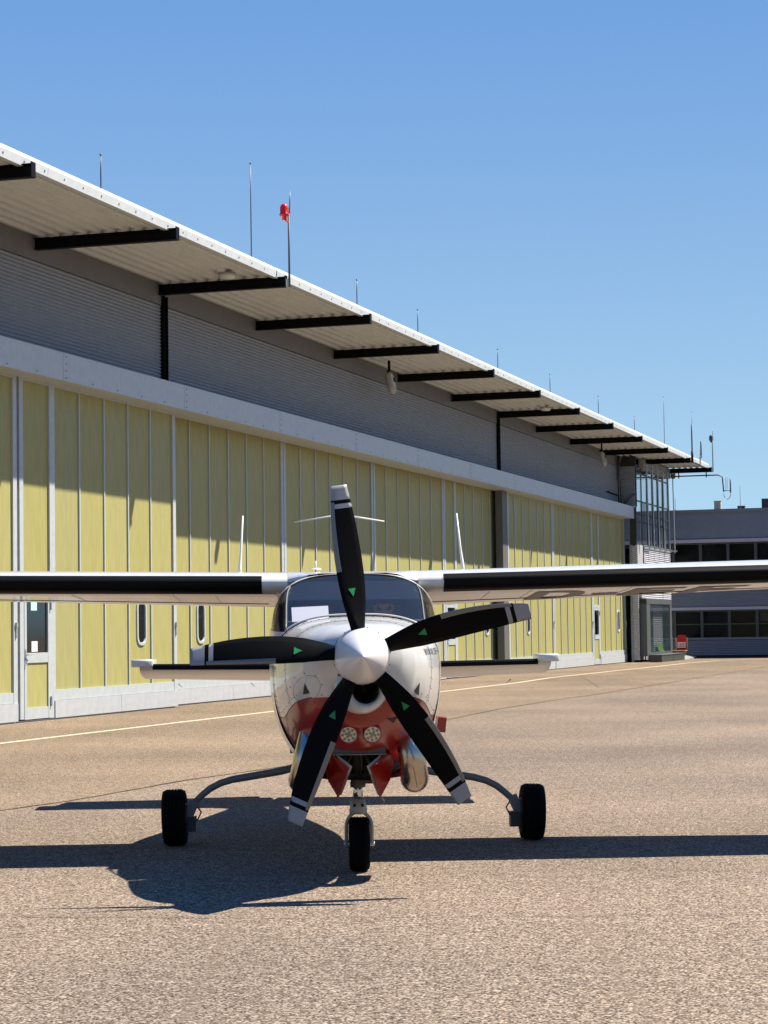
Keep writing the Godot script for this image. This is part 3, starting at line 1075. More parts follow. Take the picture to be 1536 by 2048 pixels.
	q = thing("whip_antenna", "short stub antenna on a bent bracket beside the tall rod", "antenna", hangar_frame(96.4, 8.80, 2.75))
	st = st_new(true)
	tube(st, [Vector3(-0.9, 0.0, 0.0), Vector3(0.4, 0.0, 0.0), Vector3(0.4, 0.35, 0.0), Vector3(0.7, 0.45, 0.0)], [0.025, 0.03, 0.03, 0.03], 6)
	put(q, "bracket", st, "dark_steel")
	st = st_new(true)
	tube(st, [Vector3(0.7, 0.35, 0), Vector3(0.7, 1.1, 0)], [0.035, 0.03], 8)
	put(q, "whip", st, "dark_steel")
	q = thing("loop_antenna", "hanging antenna bracket with a cable loop under the roof corner", "antenna", hangar_frame(100.8, 8.60, 1.1))
	st = st_new(true)
	tube(st, [Vector3(0, 0, -0.35), Vector3(0, 0, 1.85), Vector3(0, -0.1, 2.05), Vector3(0, -0.8, 2.1)], [0.03, 0.03, 0.03, 0.03], 8)
	for z in [0.0, 1.3]:
		tube(st, [Vector3(0, 0.15, z), Vector3(0, -0.1, z)], [0.03, 0.03], 6)
	put(q, "bracket", st, "dark_steel")
	st = st_new(true)
	tube(st, [Vector3(0, -0.75, 2.1), Vector3(0, -0.75, 2.42)], [0.02, 0.02], 6)
	for z in [2.2, 2.27]:
		tube(st, [Vector3(0, -0.7, z), Vector3(0, -0.1, z)], [0.009, 0.009], 5)
	tube(st, [Vector3(0, -0.85, 2.42), Vector3(0, -0.2, 2.42)], [0.035, 0.03], 8)
	put(q, "aerial", st, "rod_steel")
	st = st_new(true)
	var loop := []
	var rad := []
	for k in 11:
		var a := PI + PI * k / 10.0
		loop.append(Vector3(0, -0.85 + sin(a) * 0.3, 2.26 + cos(a) * 0.17))
		rad.append(0.013)
	tube(st, loop, rad, 6)
	put(q, "cable", st, "rod_steel")
	q = thing("dome_camera", "small dome camera under the roof corner beside the tower", "camera", hangar_frame(100.7, 8.75, 0.85))
	st = st_new()
	box(st, Vector3(-0.1, -0.06, -0.1), Vector3(0.1, 0.0, 0.1))
	put(q, "mount", st, "lamp_grey")
	st = st_new(true)
	lathe(st, [[0.0, -0.27], [0.07, -0.26], [0.11, -0.2], [0.12, -0.13], [0.1, -0.06]], Transform3D.IDENTITY, 14)
	put(q, "dome", st, "porch_frame")

# ---------------------------------------------------------------- small furniture by the tower
func build_terrace():
	var q := thing("step_trough", "dark grey trough lying along the foot of the glass porch", "trough", hangar_frame(92.3, 0.0, 1.35))
	var st := st_new()
	for k in 2:
		st = st_new()
		box(st, Vector3(k * 3.05, 0.0, -0.3), Vector3(k * 3.05 + 3.0, 0.30, 0.25))
		put(q, "section", st, "trough")
	st = st_new()
	box(st, Vector3(0, 0.30, -0.3), Vector3(6.05, 0.33, 0.27))
	put(q, "rim", st, "porch_frame")
	q = thing("door_ramp", "pale grey ramp board at the end of the dark trough", "ramp", hangar_frame(98.7, 0.0, 1.3))
	st = st_new()
	var p := [Vector3(0, 0.004, 0.3), Vector3(0, 0.16, -0.4), Vector3(3.0, 0.28, -0.4), Vector3(3.0, 0.10, 0.3)]
	quad(st, p[0], p[1], p[2], p[3])
	quad(st, Vector3(0, 0.004, 0.3), p[3], Vector3(3.0, 0.004, 0.3), Vector3(0, 0.004, 0.3))
	quad(st, Vector3(3.0, 0.004, 0.3), p[3], p[2], Vector3(3.0, 0.004, -0.4))
	put(q, "board", st, "mat_grey")
	# red chair
	var face := Basis(hangar_n, Vector3.UP, -hangar_w)
	q = thing("red_chair", "red cloth chair with a white printed band beside the tower", "chair", Transform3D(face, hangar_frame(101.6, 0, 0.92).origin))
	st = st_new(true)
	var rows := []
	for i in 7:
		var y := 0.42 + 0.66 * i / 6.0
		var row := []
		for j in 7:
			var x := (j / 6.0 - 0.5) * (0.56 - 0.04 * absf(i - 2.0))
			row.append(Vector3(x, y + (0.05 * (1.0 - pow(x / 0.3, 2)) if i == 6 else 0.0), -0.12 - 0.06 * cos(x * 5.0)))
		rows.append(row)
	grid(st, rows, false, true)
	put(q, "backrest", st, "red_cloth")
	st = st_new()
	box(st, Vector3(-0.21, 0.52, -0.145), Vector3(0.19, 0.78, -0.12))
	put(q, "printed_band", st, "white_print")
	for r in [[-0.19, -0.06], [-0.05, 0.06], [0.07, 0.17]]:
		st = st_new()
		box(st, Vector3(r[0], 0.58, -0.12), Vector3(r[0] + 0.02, 0.72, -0.117))
		box(st, Vector3(r[1] - 0.02, 0.58, -0.12), Vector3(r[1], 0.72, -0.117))
		box(st, Vector3(r[0] + 0.02, 0.70, -0.12), Vector3(r[1] - 0.02, 0.72, -0.117))
		box(st, Vector3(r[0] + 0.02, 0.58, -0.12), Vector3(r[1] - 0.02, 0.60, -0.117))
		put(q, "print", st, "red_cloth")
	st = st_new()
	box(st, Vector3(-0.28, 0.38, -0.18), Vector3(0.28, 0.44, 0.34))
	put(q, "seat", st, "red_cloth")
	for x in [-0.26, 0.26]:
		for z in [-0.15, 0.3]:
			st = st_new()
			box(st, Vector3(x - 0.03, 0.0, z - 0.03), Vector3(x + 0.03, 0.40 if z > 0 else 1.0, z + 0.03))
			put(q, "leg", st, "wood_pale")
	for x in [-0.26, 0.26]:
		st = st_new()
		box(st, Vector3(x - 0.035, 0.40, -0.1), Vector3(x + 0.035, 0.45, 0.36))
		put(q, "armrest", st, "wood_pale")
	# low wooden table
	q = thing("low_table", "low weathered wooden table in front of the red chair", "table", Transform3D(face, hangar_frame(100.9, 0, 0.78).origin))
	for k in 4:
		st = st_new()
		box(st, Vector3(-0.5, 0.38, -0.3 + k * 0.15), Vector3(0.5, 0.41, -0.16 + k * 0.15))
		put(q, "board", st, "wood_pale")
	for x in [-0.45, -0.15, 0.15, 0.45]:
		for z in [-0.25, 0.25]:
			st = st_new()
			box(st, Vector3(x - 0.03, 0.0, z - 0.03), Vector3(x + 0.03, 0.38, z + 0.03))
			put(q, "leg", st, "wood_grey")
	# green chair inside the porch
	q = thing("green_chair", "light green shell chair behind the porch glass", "chair", hangar_frame(97.0, 0, 0.76))
	st = st_new(true)
	rows = []
	for a in [[0.0, 0.82], [0.02, 0.62], [0.05, 0.47], [0.10, 0.42], [0.13, 0.40]]:
		var row := []
		for j in 7:
			var x := (j / 6.0 - 0.5)
			row.append(Vector3(x * 1.3, a[1] - 0.02 + x * x * 0.08, -0.05 + a[0]))
		rows.append(row)
	grid(st, rows, false)
	put(q, "shell", st, "chair_green")
	for x in [-0.5, 0.5]:
		for z in [-0.04, 0.07]:
			st = st_new()
			box(st, Vector3(x - 0.02, 0, z - 0.015), Vector3(x + 0.02, 0.42, z + 0.015))
			put(q, "leg", st, "frame_white")

# ---------------------------------------------------------------- airplane
# own axes: x to the picture's right, y up, z forward (towards the camera); origin on the ground between the main wheels
const NOSE := [[1.92, 0.552, 1.32, 1.676, 0.66, 2.8, 2.3], [2.2, 0.53, 1.32, 1.664, 0.72, 2.7, 2.2], [2.5, 0.485, 1.33, 1.652, 0.80, 2.6, 2.2], [2.75, 0.43, 1.35, 1.64, 0.885, 2.5, 2.1], [2.95, 0.345, 1.38, 1.625, 0.995, 2.3, 2.0], [3.06, 0.26, 1.41, 1.607, 1.165, 2.1, 2.0], [3.13, 0.165, 1.43, 1.592, 1.272, 2.0, 2.0]]
const BODY := [[-4.75, 0.06, 1.26, 1.36, 1.15, 2.0, 2.0], [-3.8, 0.17, 1.27, 1.46, 1.06, 2.2, 2.0], [-2.6, 0.32, 1.32, 1.66, 0.90, 2.4, 2.2], [-1.4, 0.48, 1.40, 1.86, 0.70, 2.8, 2.4], [-0.6, 0.565, 1.45, 1.985, 0.60, 3.2, 2.5], [0.6, 0.58, 1.45, 2.0, 0.56, 3.4, 2.6], [1.1, 0.588, 1.45, 1.985, 0.56, 3.2, 2.5], [1.5, 0.585, 1.38, 1.845, 0.57, 3.0, 2.45], [1.92, 0.553, 1.32, 1.678, 0.62, 2.8, 2.35]]

func section(tab: Array, z: float) -> Array:
	var i := 0
	while i < tab.size() - 2 and z > tab[i + 1][0]:
		i += 1
	var t := clampf((z - tab[i][0]) / (tab[i + 1][0] - tab[i][0]), 0, 1)
	var out := [z]
	for k in range(1, 7):
		var p0: float = tab[max(i - 1, 0)][k]
		var p3: float = tab[min(i + 2, tab.size() - 1)][k]
		out.append(cubic_interpolate(tab[i][k], tab[i + 1][k], p0, p3, t) if i > 0 and i < tab.size() - 2 else lerpf(tab[i][k], tab[i + 1][k], t))
	return out

# the outline at angle phi: 0 is the side, 90 degrees the top, -90 the belly
func outline(s: Array, phi: float, side: float) -> Vector3:
	var up := phi >= 0
	var e: float = 2.0 / (s[5] if up else s[6])
	var x: float = s[1] * pow(maxf(cos(phi), 0.0), e)
	var h: float = (s[3] - s[2]) if up else (s[2] - s[4])
	var y: float = s[2] + signf(phi) * h * pow(absf(sin(phi)), e)
	return Vector3(x * side, y, s[0])

func phi_at_y(s: Array, y: float) -> float:
	var up: bool = y >= s[2]
	var h: float = (s[3] - s[2]) if up else (s[2] - s[4])
	var q := clampf(absf(y - s[2]) / h, 0, 1)
	return (1.0 if up else -1.0) * asin(pow(q, (s[5] if up else s[6]) * 0.5))

func phi_at_x(s: Array, x: float, up: bool) -> float:
	return (1.0 if up else -1.0) * acos(pow(clampf(absf(x) / s[1], 0, 1), (s[5] if up else s[6]) * 0.5))

# one patch of skin; lo and hi give the angle limits at a station
func skin(st: SurfaceTool, tab: Array, z0: float, z1: float, nz: int, lo: Callable, hi: Callable, na: int, side: float, grow := 0.0, inlet := false):
	var rows := []
	for i in nz + 1:
		var s := section(tab, lerpf(z0, z1, float(i) / nz))
		s[1] += grow
		s[3] += grow
		s[4] -= grow
		var a: float = lo.call(s)
		var b: float = hi.call(s)
		var row := []
		for j in na + 1:
			row.append(outline(s, lerpf(a, b, float(j) / na), side))
		rows.append(row)
	var flip := (side > 0.0) == (z1 > z0)
	if not inlet:
		grid(st, rows, false, flip)
		return
	for i in nz:
		for j in na:
			var q := [rows[i][j], rows[i][j + 1], rows[i + 1][j + 1], rows[i + 1][j]]
			var inside := 0
			for p in q:
				if Vector2(p.x - 0.006, p.y - 1.243).length() < 0.163 and p.z > 2.85:
					inside += 1
			if inside == 4:
				continue
			if flip:
				quad(st, q[0], q[1], q[2], q[3])
			else:
				quad(st, q[0], q[3], q[2], q[1])

func nose_z(x: float, y: float) -> float:
	var a := 1.92
	var b := 3.13
	for k in 24:
		var m := (a + b) * 0.5
		var s := section(NOSE, m)
		var up: bool = y >= s[2]
		var e: float = s[5] if up else s[6]
		var h: float = (s[3] - s[2]) if up else (s[2] - s[4])
		if pow(absf(x) / s[1], e) + pow(absf(y - s[2]) / h, e) < 1.0:
			a = m
		else:
			b = m
	return a

func on_nose(x: float, y: float, lift := 0.004) -> Vector3:
	var z := nose_z(x, y)
	var d := 0.004
	var gx := (nose_z(x + d, y) - nose_z(x - d, y)) / (2 * d)
	var gy := (nose_z(x, y + d) - nose_z(x, y - d)) / (2 * d)
	return Vector3(x, y, z) + Vector3(-gx, -gy, 1).normalized() * lift

func red_line(z: float) -> float:
	return 1.02 + 0.16 * smoothstep(2.1, 3.05, z)

func wing_point(x: float, c: float, upper: bool, lift := 0.0) -> Vector3:
	var ax := absf(x)
	var k := (ax - 0.65) / 2.05
	var le := Vector3(x, 1.926 + 0.028 * k, 0.96 - (0.0 if ax < 2.9 else (ax - 2.9) * 0.03))
	var chord := 1.54 if ax < 2.9 else 1.54 - (ax - 2.9) * 0.12
	var te := Vector3(x, 1.774 + 0.070 * k - (0.0 if ax < 3.2 else (ax - 3.2) * 0.012), le.z - chord)
	var th := 0.128
	var yt := 5.0 * th * (0.2969 * sqrt(c) - 0.126 * c - 0.3516 * c * c + 0.2843 * c * c * c - 0.1036 * c * c * c * c) * chord
	var cam := 0.055 * (c * (1.0 - c)) * 1.6 * chord
	var p := le.lerp(te, c)
	if upper:
		return p + Vector3(0, cam + yt + lift, 0)
	# the underside runs nearly straight to the trailing edge
	return p - Vector3(0, 0.078 * sqrt(1.0 - exp(-c / 0.04)) * (1.0 - c) + lift, 0)

func wing_rows(xs: Array, cs: Array, lift := 0.0) -> Array:
	# cs: signed chord fractions, positive above and negative below
	var rows := []
	for x in xs:
		var row := []
		for c in cs:
			row.append(wing_point(x, absf(c), c >= 0.0, lift))
		rows.append(row)
	return rows

func surface_text(words: String, weight: int) -> Array:
	var tm := TextMesh.new()
	var f := SystemFont.new()
	f.font_names = PackedStringArray(["Droid Sans"])
	f.font_weight = weight
	tm.font = f
	tm.text = words
	tm.font_size = 64
	tm.pixel_size = 0.01
	tm.depth = 0.0
	tm.horizontal_alignment = HORIZONTAL_ALIGNMENT_LEFT
	tm.vertical_alignment = VERTICAL_ALIGNMENT_BOTTOM
	var arr := tm.get_mesh_arrays()
	var v: PackedVector3Array = arr[Mesh.ARRAY_VERTEX]
	var idx: PackedInt32Array = arr[Mesh.ARRAY_INDEX]
	var lo := Vector3(1e9, 1e9, 0)
	var hi := -lo
	for p in v:
		lo = lo.min(p)
		hi = hi.max(p)
	var out := []
	for i in idx:
		out.append(Vector2((v[i].x - lo.x) / (hi.x - lo.x), (v[i].y - lo.y) / (hi.y - lo.y)))
	return out

# a filled outline given as seen from the front, laid on the nose skin
func nose_decal(parent: Node, called: String, pts: Array, key: String, lift := 0.004, m := 4):
	var st := st_new(true)
	var c := Vector2.ZERO
	for p in pts:
		c += p
	c /= pts.size()
	for i in pts.size():
		var a: Vector2 = pts[i]
		var b: Vector2 = pts[(i + 1) % pts.size()]
		for k in m:
			var a0 := c.lerp(a, float(k) / m)
			var a1 := c.lerp(a, float(k + 1) / m)
			var b0 := c.lerp(b, float(k) / m)
			var b1 := c.lerp(b, float(k + 1) / m)
			quad(st, on_nose(a0.x, a0.y, lift), on_nose(a1.x, a1.y, lift), on_nose(b1.x, b1.y, lift), on_nose(b0.x, b0.y, lift))
	put(parent, called, st, key)

func build_airplane():
	var base := Transform3D(Basis(Vector3.UP, atan2(0.059, 1.906)), Vector3(-0.2565, 0, -16.184))
	var ap := thing("airplane", "white and dark red single engine high wing airplane with five black blades", "airplane", base)
	airplane_body(ap)
	airplane_nose(ap)
	airplane_wings(ap)
	airplane_tail(ap)
	airplane_gear(ap)
	airplane_propeller(ap)

func airplane_body(ap: Node3D):
	var bottom := func(_s): return -PI / 2
	var top := func(_s): return PI / 2
	var sill := func(s): return phi_at_y(s, minf(1.60 - 0.02 * smoothstep(1.1, 1.9, s[0]), s[3] - 0.01))
	var eave := func(s): return phi_at_y(s, 1.885)
	var st := st_new(true)
	for side in [-1.0, 1.0]:
		skin(st, BODY, 1.90, 1.1, 8, bottom, sill, 24, side)
		skin(st, BODY, 1.1, 0.2, 6, bottom, sill, 24, side)
		skin(st, BODY, 1.1, 0.2, 6, eave, top, 12, side)
		skin(st, BODY, 0.2, -4.75, 40, bottom, top, 32, side)
	put(ap, "fuselage", st, "paint_white")
	# bare front of the cabin floor behind the cowling
	st = st_new()
	var ring := []
	var s0 := section(BODY, 1.899)
	var s1 := section(NOSE, 1.94)
	for side in [-1.0, 1.0]:
		var r0 := []
		var r1 := []
		for k in 17:
			var a := lerpf(-PI / 2, -0.35, k / 16.0)
			r0.append(outline(s0, a, side) * Vector3(0.97, 1, 1))
			r1.append(outline(s1, a, side) * Vector3(0.9, 1, 0) + Vector3(0, 0.02, 1.899))
		grid(st, [r0, r1], false, side < 0)
	put(ap, "firewall", st, "primer")
	# windshield with its rim and the post behind it
	st = st_new(true)
	for side in [-1.0, 1.0]:
		skin(st, BODY, 1.895, 1.1, 12, sill, top, 18, side, -0.004)
	put(ap, "windshield", st, "windshield")
	for side in [-1.0, 1.0]:
		st = st_new(true)
		skin(st, BODY, 1.06, 0.28, 6, sill, eave, 8, side, -0.006)
		put(ap, "side_window", st, "side_glass")
	for z in [1.12, 0.24]:
		st = st_new(true)
		for side in [-1.0, 1.0]:
			skin(st, BODY, z + 0.022, z - 0.022, 2, sill, top if z > 1.0 else eave, 16, side, 0.003)
		put(ap, "window_post", st, "paint_white")
	st = st_new(true)
	var rim := []
	var rr := []
	for k in 41:
		var a := lerpf(0.0, PI, k / 40.0)
		var s := section(BODY, 1.90)
		var lo: float = sill.call(s)
		var phi := lerpf(lo, PI / 2, 1.0 - absf(k - 20.0) / 20.0)
		rim.append(outline(s, phi, 1.0 if k < 20 else -1.0) + Vector3(0, 0.004, 0.004))
		rr.append(0.007)
	tube(st, rim, rr, 6)
	put(ap, "windshield_rim", st, "paint_white")
	for side in [-1.0, 1.0]:
		st = st_new(true)
		var pts := []
		var rad := []
		for k in 9:
			var y := lerpf(1.60, 1.90, k / 8.0)
			var s := section(BODY, lerpf(1.86, 1.13, k / 8.0))
			pts.append(outline(s, phi_at_y(s, minf(y, s[3] - 0.003)), side))
			rad.append(0.006)
		tube(st, pts, rad, 6)
		put(ap, "pillar", st, "gear_grey")
	# cabin
	var cab := group_node(ap, "cabin")
	st = st_new(true)
	for side in [-1.0, 1.0]:
		skin(st, BODY, 1.06, -0.5, 6, func(s): return phi_at_y(s, 1.88), top, 10, side, -0.03)
		skin(st, BODY, 1.5, -0.5, 8, bottom, func(s): return phi_at_y(s, 1.55), 12, side, -0.03)
	put(cab, "lining", st, "cabin_dark")
	st = st_new()
	var wall_ring := []
	var ws := section(BODY, -0.5)
	for k in 40:
		var a := TAU * k / 40.0
		wall_ring.append((outline(ws, asin(sin(a)), signf(cos(a) + 1e-6)) - Vector3(0, 1.3, 0)) * Vector3(0.95, 0.95, 1) + Vector3(0, 1.3, 0))
	fan(st, wall_ring, true)
	put(cab, "bulkhead", st, "cabin_dark")
	st = st_new()
	box(st, Vector3(-0.5, 1.05, 1.38), Vector3(0.5, 1.56, 1.46))
	put(cab, "instrument_panel", st, "panel_black")
	st = st_new()
	quad(st, Vector3(-0.5, 1.655, 1.36), Vector3(-0.36, 1.63, 1.84), Vector3(0.36, 1.63, 1.84), Vector3(0.5, 1.655, 1.36))
	box(st, Vector3(-0.5, 1.56, 1.34), Vector3(0.5, 1.655, 1.38))
	put(cab, "glare_shield", st, "panel_black")
	for x in [-0.24, 0.24]:
		st = st_new(true)
		var rows := []
		for y in [0.78, 0.9, 1.2, 1.5, 1.56]:
			var ring2 := []
			var k := 1.0 if y < 1.5 else 0.7
			for p in rounded_ring(x, 0, 0.22 * k, 0.06, 0.05, 0):
				ring2.append(Vector3(p.x, y, p.y + 0.42 - (y - 0.8) * 0.22))
			rows.append(ring2)
		grid(st, rows, true, false)
		fan(st, rows[4], true)
		rows = []
		for y in [1.58, 1.62, 1.74, 1.78]:
			var ring3 := []
			var k := 1.0 if y > 1.6 and y < 1.76 else 0.8
			for p in rounded_ring(x, 0, 0.12 * k, 0.04, 0.035, 0):
				ring3.append(Vector3(p.x, y, p.y + 0.22))
			rows.append(ring3)
		grid(st, rows, true, false)
		fan(st, rows[3], true)
		box(st, Vector3(x - 0.22, 0.72, 0.36), Vector3(x + 0.22, 0.86, 0.86))
		put(cab, "seat", st, "seat_cloth")
	for x in [-0.26, 0.26]:
		st = st_new()
		box(st, Vector3(x - 0.2, 1.80, 1.05), Vector3(x + 0.2, 1.93, 1.065))
		put(cab, "sun_visor", st, "cabin_trim")
		st = st_new(true)
		tube(st, [Vector3(x - 0.14, 1.52, 1.22), Vector3(x - 0.15, 1.42, 1.22), Vector3(x - 0.07, 1.36, 1.22), Vector3(x + 0.07, 1.36, 1.22), Vector3(x + 0.15, 1.42, 1.22), Vector3(x + 0.14, 1.52, 1.22)], [0.014, 0.016, 0.014, 0.014, 0.016, 0.014], 8)
		put(cab, "control_yoke", st, "panel_black")
	for a in [[-0.155, -0.05], [0.03, 0.12]]:
		st = st_new()
		box(st, Vector3(a[0], 1.65, 1.45), Vector3(a[1], 1.69, 1.47))
		put(cab, "placard", st, "cabin_trim")
	# paper on the glare shield: a thing of its own
	st = st_new()
	var pt := Transform3D(Basis(Vector3.RIGHT, deg_to_rad(-38)) * Basis(Vector3(0, 0, 1), deg_to_rad(2.5)), Vector3(-0.30, 1.650, 1.60))
	box(st, Vector3(-0.125, 0.0, 0.0), Vector3(0.125, 0.125, 0.002), pt)
	var sheet_thing := thing("paper_sheet", "white paper sheet lying behind the airplane's windshield", "paper", ap.transform)
	put(sheet_thing, "sheet", st, "paper")

func airplane_nose(ap: Node3D):
	var bottom := func(s): return -PI / 2 if s[0] > 2.58 else phi_at_x(s, 0.165, false)
	var red := func(s): return phi_at_y(s, red_line(s[0]))
	var top := func(_s): return PI / 2
	var st := st_new(true)
	for side in [-1.0, 1.0]:
		skin(st, NOSE, 1.92, 2.9, 24, red, top, 30, side)
		skin(st, NOSE, 2.9, 3.13, 20, red, top, 40, side, 0.0, true)
	var cow := put(ap, "upper_cowling", st, "paint_white")
	st = st_new(true)
	for side in [-1.0, 1.0]:
		skin(st, NOSE, 1.93, 2.58, 14, func(s): return phi_at_x(s, 0.165, false), red, 18, side)
		skin(st, NOSE, 2.581, 3.13, 30, func(_s): return -PI / 2, red, 24, side, 0.0, true)
	var low := put(ap, "lower_cowling", st, "paint_red")
	# front plate behind the spinner
	st = st_new()
	var ring := []
	var s := section(NOSE, 3.13)
	for k in 24:
		var a := TAU * k / 24.0
		ring.append(outline(s, asin(sin(a)), signf(cos(a) + 1e-6)))
	fan(st, ring, true)
	put(ap, "nose_plate", st, "paint_white")
	# air inlet below the spinner: a white lip round a dark duct
	var t := Transform3D(Basis(Vector3.RIGHT, PI / 2), Vector3(0.006, 1.243, 0))
	st = st_new(true)
	var rows := []
	for p in [[0.168, 2.80, 0.0], [0.168, 3.07, 0.0], [0.160, 3.10, 0.0], [0.145, 3.122, 0.1], [0.12, 3.134, 0.35], [0.10, 3.13, 0.75], [0.088, 3.122, 1.0], [0.083, 3.11, 1.0]]:
		var row := []
		for k in 36:
			var a := TAU * k / 36.0
			row.append(Vector3(0.006 + 0.028 * p[2] + cos(a) * p[0], 1.243 - 0.022 * p[2] + sin(a) * p[0], p[1]))
		rows.append(row)
	grid(st, rows, true, true)
	put(ap, "inlet_lip", st, "paint_white")
	st = st_new(true)
	rows = []
	for p in [[0.083, 3.11], [0.080, 3.0], [0.07, 2.85], [0.03, 2.72]]:
		var row := []
		for k in 36:
			var a := TAU * k / 36.0
			row.append(Vector3(0.034 + cos(a) * p[0], 1.221 + sin(a) * p[0], p[1]))
		rows.append(row)
	grid(st, rows, true, true)
	fan(st, rows[3], true)
	put(ap, "inlet_duct", st, "primer")
	# inlet openings as flat triangles, inner shade painted dark; seam lines, screws
	nose_decal(ap, "painted_inlet", [Vector2(-0.335, 1.265), Vector2(-0.305, 1.205), Vector2(-0.345, 1.195)], "inlet_shade")
	nose_decal(ap, "painted_inlet", [Vector2(0.372, 1.258), Vector2(0.366, 1.175), Vector2(0.333, 1.207)], "inlet_shade")
	nose_decal(ap, "painted_inlet", [Vector2(0.160, 1.045), Vector2(0.232, 1.049), Vector2(0.205, 1.012)], "inlet_shade")
	st = st_new(true)
	var oval := []
	var orad := []
	for k in 25:
		var a := TAU * k / 24.0
		oval.append(on_nose(-0.325 + cos(a) * 0.085, 1.228 + sin(a) * 0.082 + cos(a) * 0.02, 0.0))
		orad.append(0.0012)
	tube(st, oval, orad, 5)
	put(ap, "hatch_outline", st, "gear_grey")
	st = st_new()
	for k in 9:
		var a := TAU * k / 9.0 + 0.3
		cbox(st, on_nose(-0.325 + cos(a) * 0.10, 1.23 + sin(a) * 0.096, 0.0), Vector3(0.006, 0.006, 0.006))
	for k in 9:
		var z := 2.05 + k * 0.105
		for side in [-1.0, 1.0]:
			var q := section(NOSE, z)
			cbox(st, outline(q, phi_at_y(q, red_line(z) + 0.035), side), Vector3(0.005, 0.005, 0.007))
	put(ap, "screws", st, "bay_dark").set_meta("kind", "stuff")
	for side in [-1.0, 1.0]:
		st = st_new(true)
		var seam := []
		var srad := []
		for k in 20:
			var z := lerpf(1.95, 2.95, k / 19.0)
			var q := section(NOSE, z)
			seam.append(outline(q, phi_at_y(q, red_line(z) + 0.002), side))
			srad.append(0.0022)
		tube(st, seam, srad, 5)
		put(ap, "cowl_seam", st, "bay_dark")
	for z in [2.02, 2.62]:
		st = st_new(true)
		var jr := []
		var jp := []
		var js := section(NOSE, z)
		for k in 49:
			var phi0: float = phi_at_y(js, red_line(z))
			var u := absf(k - 24.0) / 24.0
			jp.append(outline(js, lerpf(PI / 2, phi0, u), 1.0 if k < 24 else -1.0))
			jr.append(0.0016)
		tube(st, jp, jr, 5)
		put(ap, "cowl_joint", st, "gear_grey")
	st = st_new()
	for z in [1.985, 2.05, 2.585, 2.655]:
		var js := section(NOSE, z)
		var phi0: float = phi_at_y(js, red_line(z))
		for k in 37:
			var u := absf(k - 18.0) / 18.0
			cbox(st, outline(js, lerpf(PI / 2, phi0, u), 1.0 if k < 18 else -1.0), Vector3(0.005, 0.005, 0.005))
	put(ap, "fasteners", st, "gear_grey").set_meta("kind", "stuff")
	# landing lights in the chin
	for x in [-0.070, 0.076]:
		var lg := group_node(ap, "landing_light")
		var c := on_nose(x, 0.948, 0.0)
		var nrm := (on_nose(x, 0.948, 0.02) - c).normalized()
		nrm = (nrm * 0.3 + Vector3(0, -0.02, 1) * 0.7).normalized()
		c += Vector3(0, 0, 0.045)
		var bs := Basis(Quaternion(Vector3.UP, nrm))
		var tr := Transform3D(bs, c)
		st = st_new(true)
		lathe(st, [[0.058, -0.12], [0.058, 0.012], [0.052, 0.018], [0.050, 0.012]], tr, 24)
		put(lg, "bezel", st, "paint_red")
		st = st_new(true)
		lathe(st, [[0.050, 0.012], [0.0, 0.012]], tr, 24)
		put(lg, "lens", st, "light_lens")
		for k in 13:
			var rr := 0.0 if k == 0 else (0.0165 if k < 5 else 0.036)
			var a := 0.0 if k == 0 else (TAU * (k - 1) / 4.0 + 0.4 if k < 5 else TAU * (k - 5) / 8.0)
			st = st_new(true)
			lathe(st, [[0.0085, 0.012], [0.0085, 0.016], [0.004, 0.014], [0.0, 0.0135]], tr * Transform3D(Basis.IDENTITY, Vector3(cos(a) * rr, 0, sin(a) * rr)), 8)
			put(lg, "cell", st, "light_cell")
	# nose wheel well
	st = st_new()
	var w := 0.165
	var pts := [Vector3(-w, 0.80, 2.575), Vector3(w, 0.80, 2.575), Vector3(w, 1.06, 2.5), Vector3(-w, 1.06, 2.5)]
	quad(st, pts[0], pts[1], pts[2], pts[3])
	quad(st, pts[3], pts[2], Vector3(w, 1.06, 1.6), Vector3(-w, 1.06, 1.6))
	for side in [-1.0, 1.0]:
		quad(st, Vector3(w * side, 0.62, 1.6), Vector3(w * side, 1.06, 1.6), Vector3(w * side, 1.06, 2.5), Vector3(w * side, 0.80, 2.575))
	quad(st, Vector3(-w, 0.66, 1.6), Vector3(-w, 1.06, 1.6), Vector3(w, 1.06, 1.6), Vector3(w, 0.66, 1.6))
	put(ap, "wheel_well", st, "primer")
	st = st_new(true)
	tube(st, [Vector3(-0.165, 0.805, 2.585), Vector3(0.165, 0.805, 2.585)], [0.006, 0.006], 6)
	put(ap, "well_lip", st, "gear_grey")
	# gear doors, hanging open
	for side in [-1.0, 1.0]:
		var d := group_node(ap, "gear_door")
		st = st_new()
		var P := []
		for v in [Vector3(0.172, 0.805, 2.56), Vector3(0.066, 0.722, 2.60), Vector3(0.088, 0.665, 2.56), Vector3(0.108, 0.60, 2.50), Vector3(0.136, 0.528, 2.42), Vector3(0.195, 0.625, 2.36), Vector3(0.218, 0.715, 2.34), Vector3(0.205, 0.79, 2.40)]:
			P.append(v * Vector3(side, 1, 1))
		for q in [[0, 1, 2, 7], [7, 2, 3, 6], [6, 3, 4, 5]]:
			if side > 0:
				quad(st, P[q[3]], P[q[2]], P[q[1]], P[q[0]])
			else:
				quad(st, P[q[0]], P[q[1]], P[q[2]], P[q[3]])
		var R := []
		for v in [Vector3(0.185, 0.80, 1.75), Vector3(0.150, 0.56, 1.78), Vector3(0.205, 0.64, 1.75), Vector3(0.225, 0.72, 1.75), Vector3(0.205, 0.79, 1.75)]:
			R.append(v * Vector3(side, 1, 1))
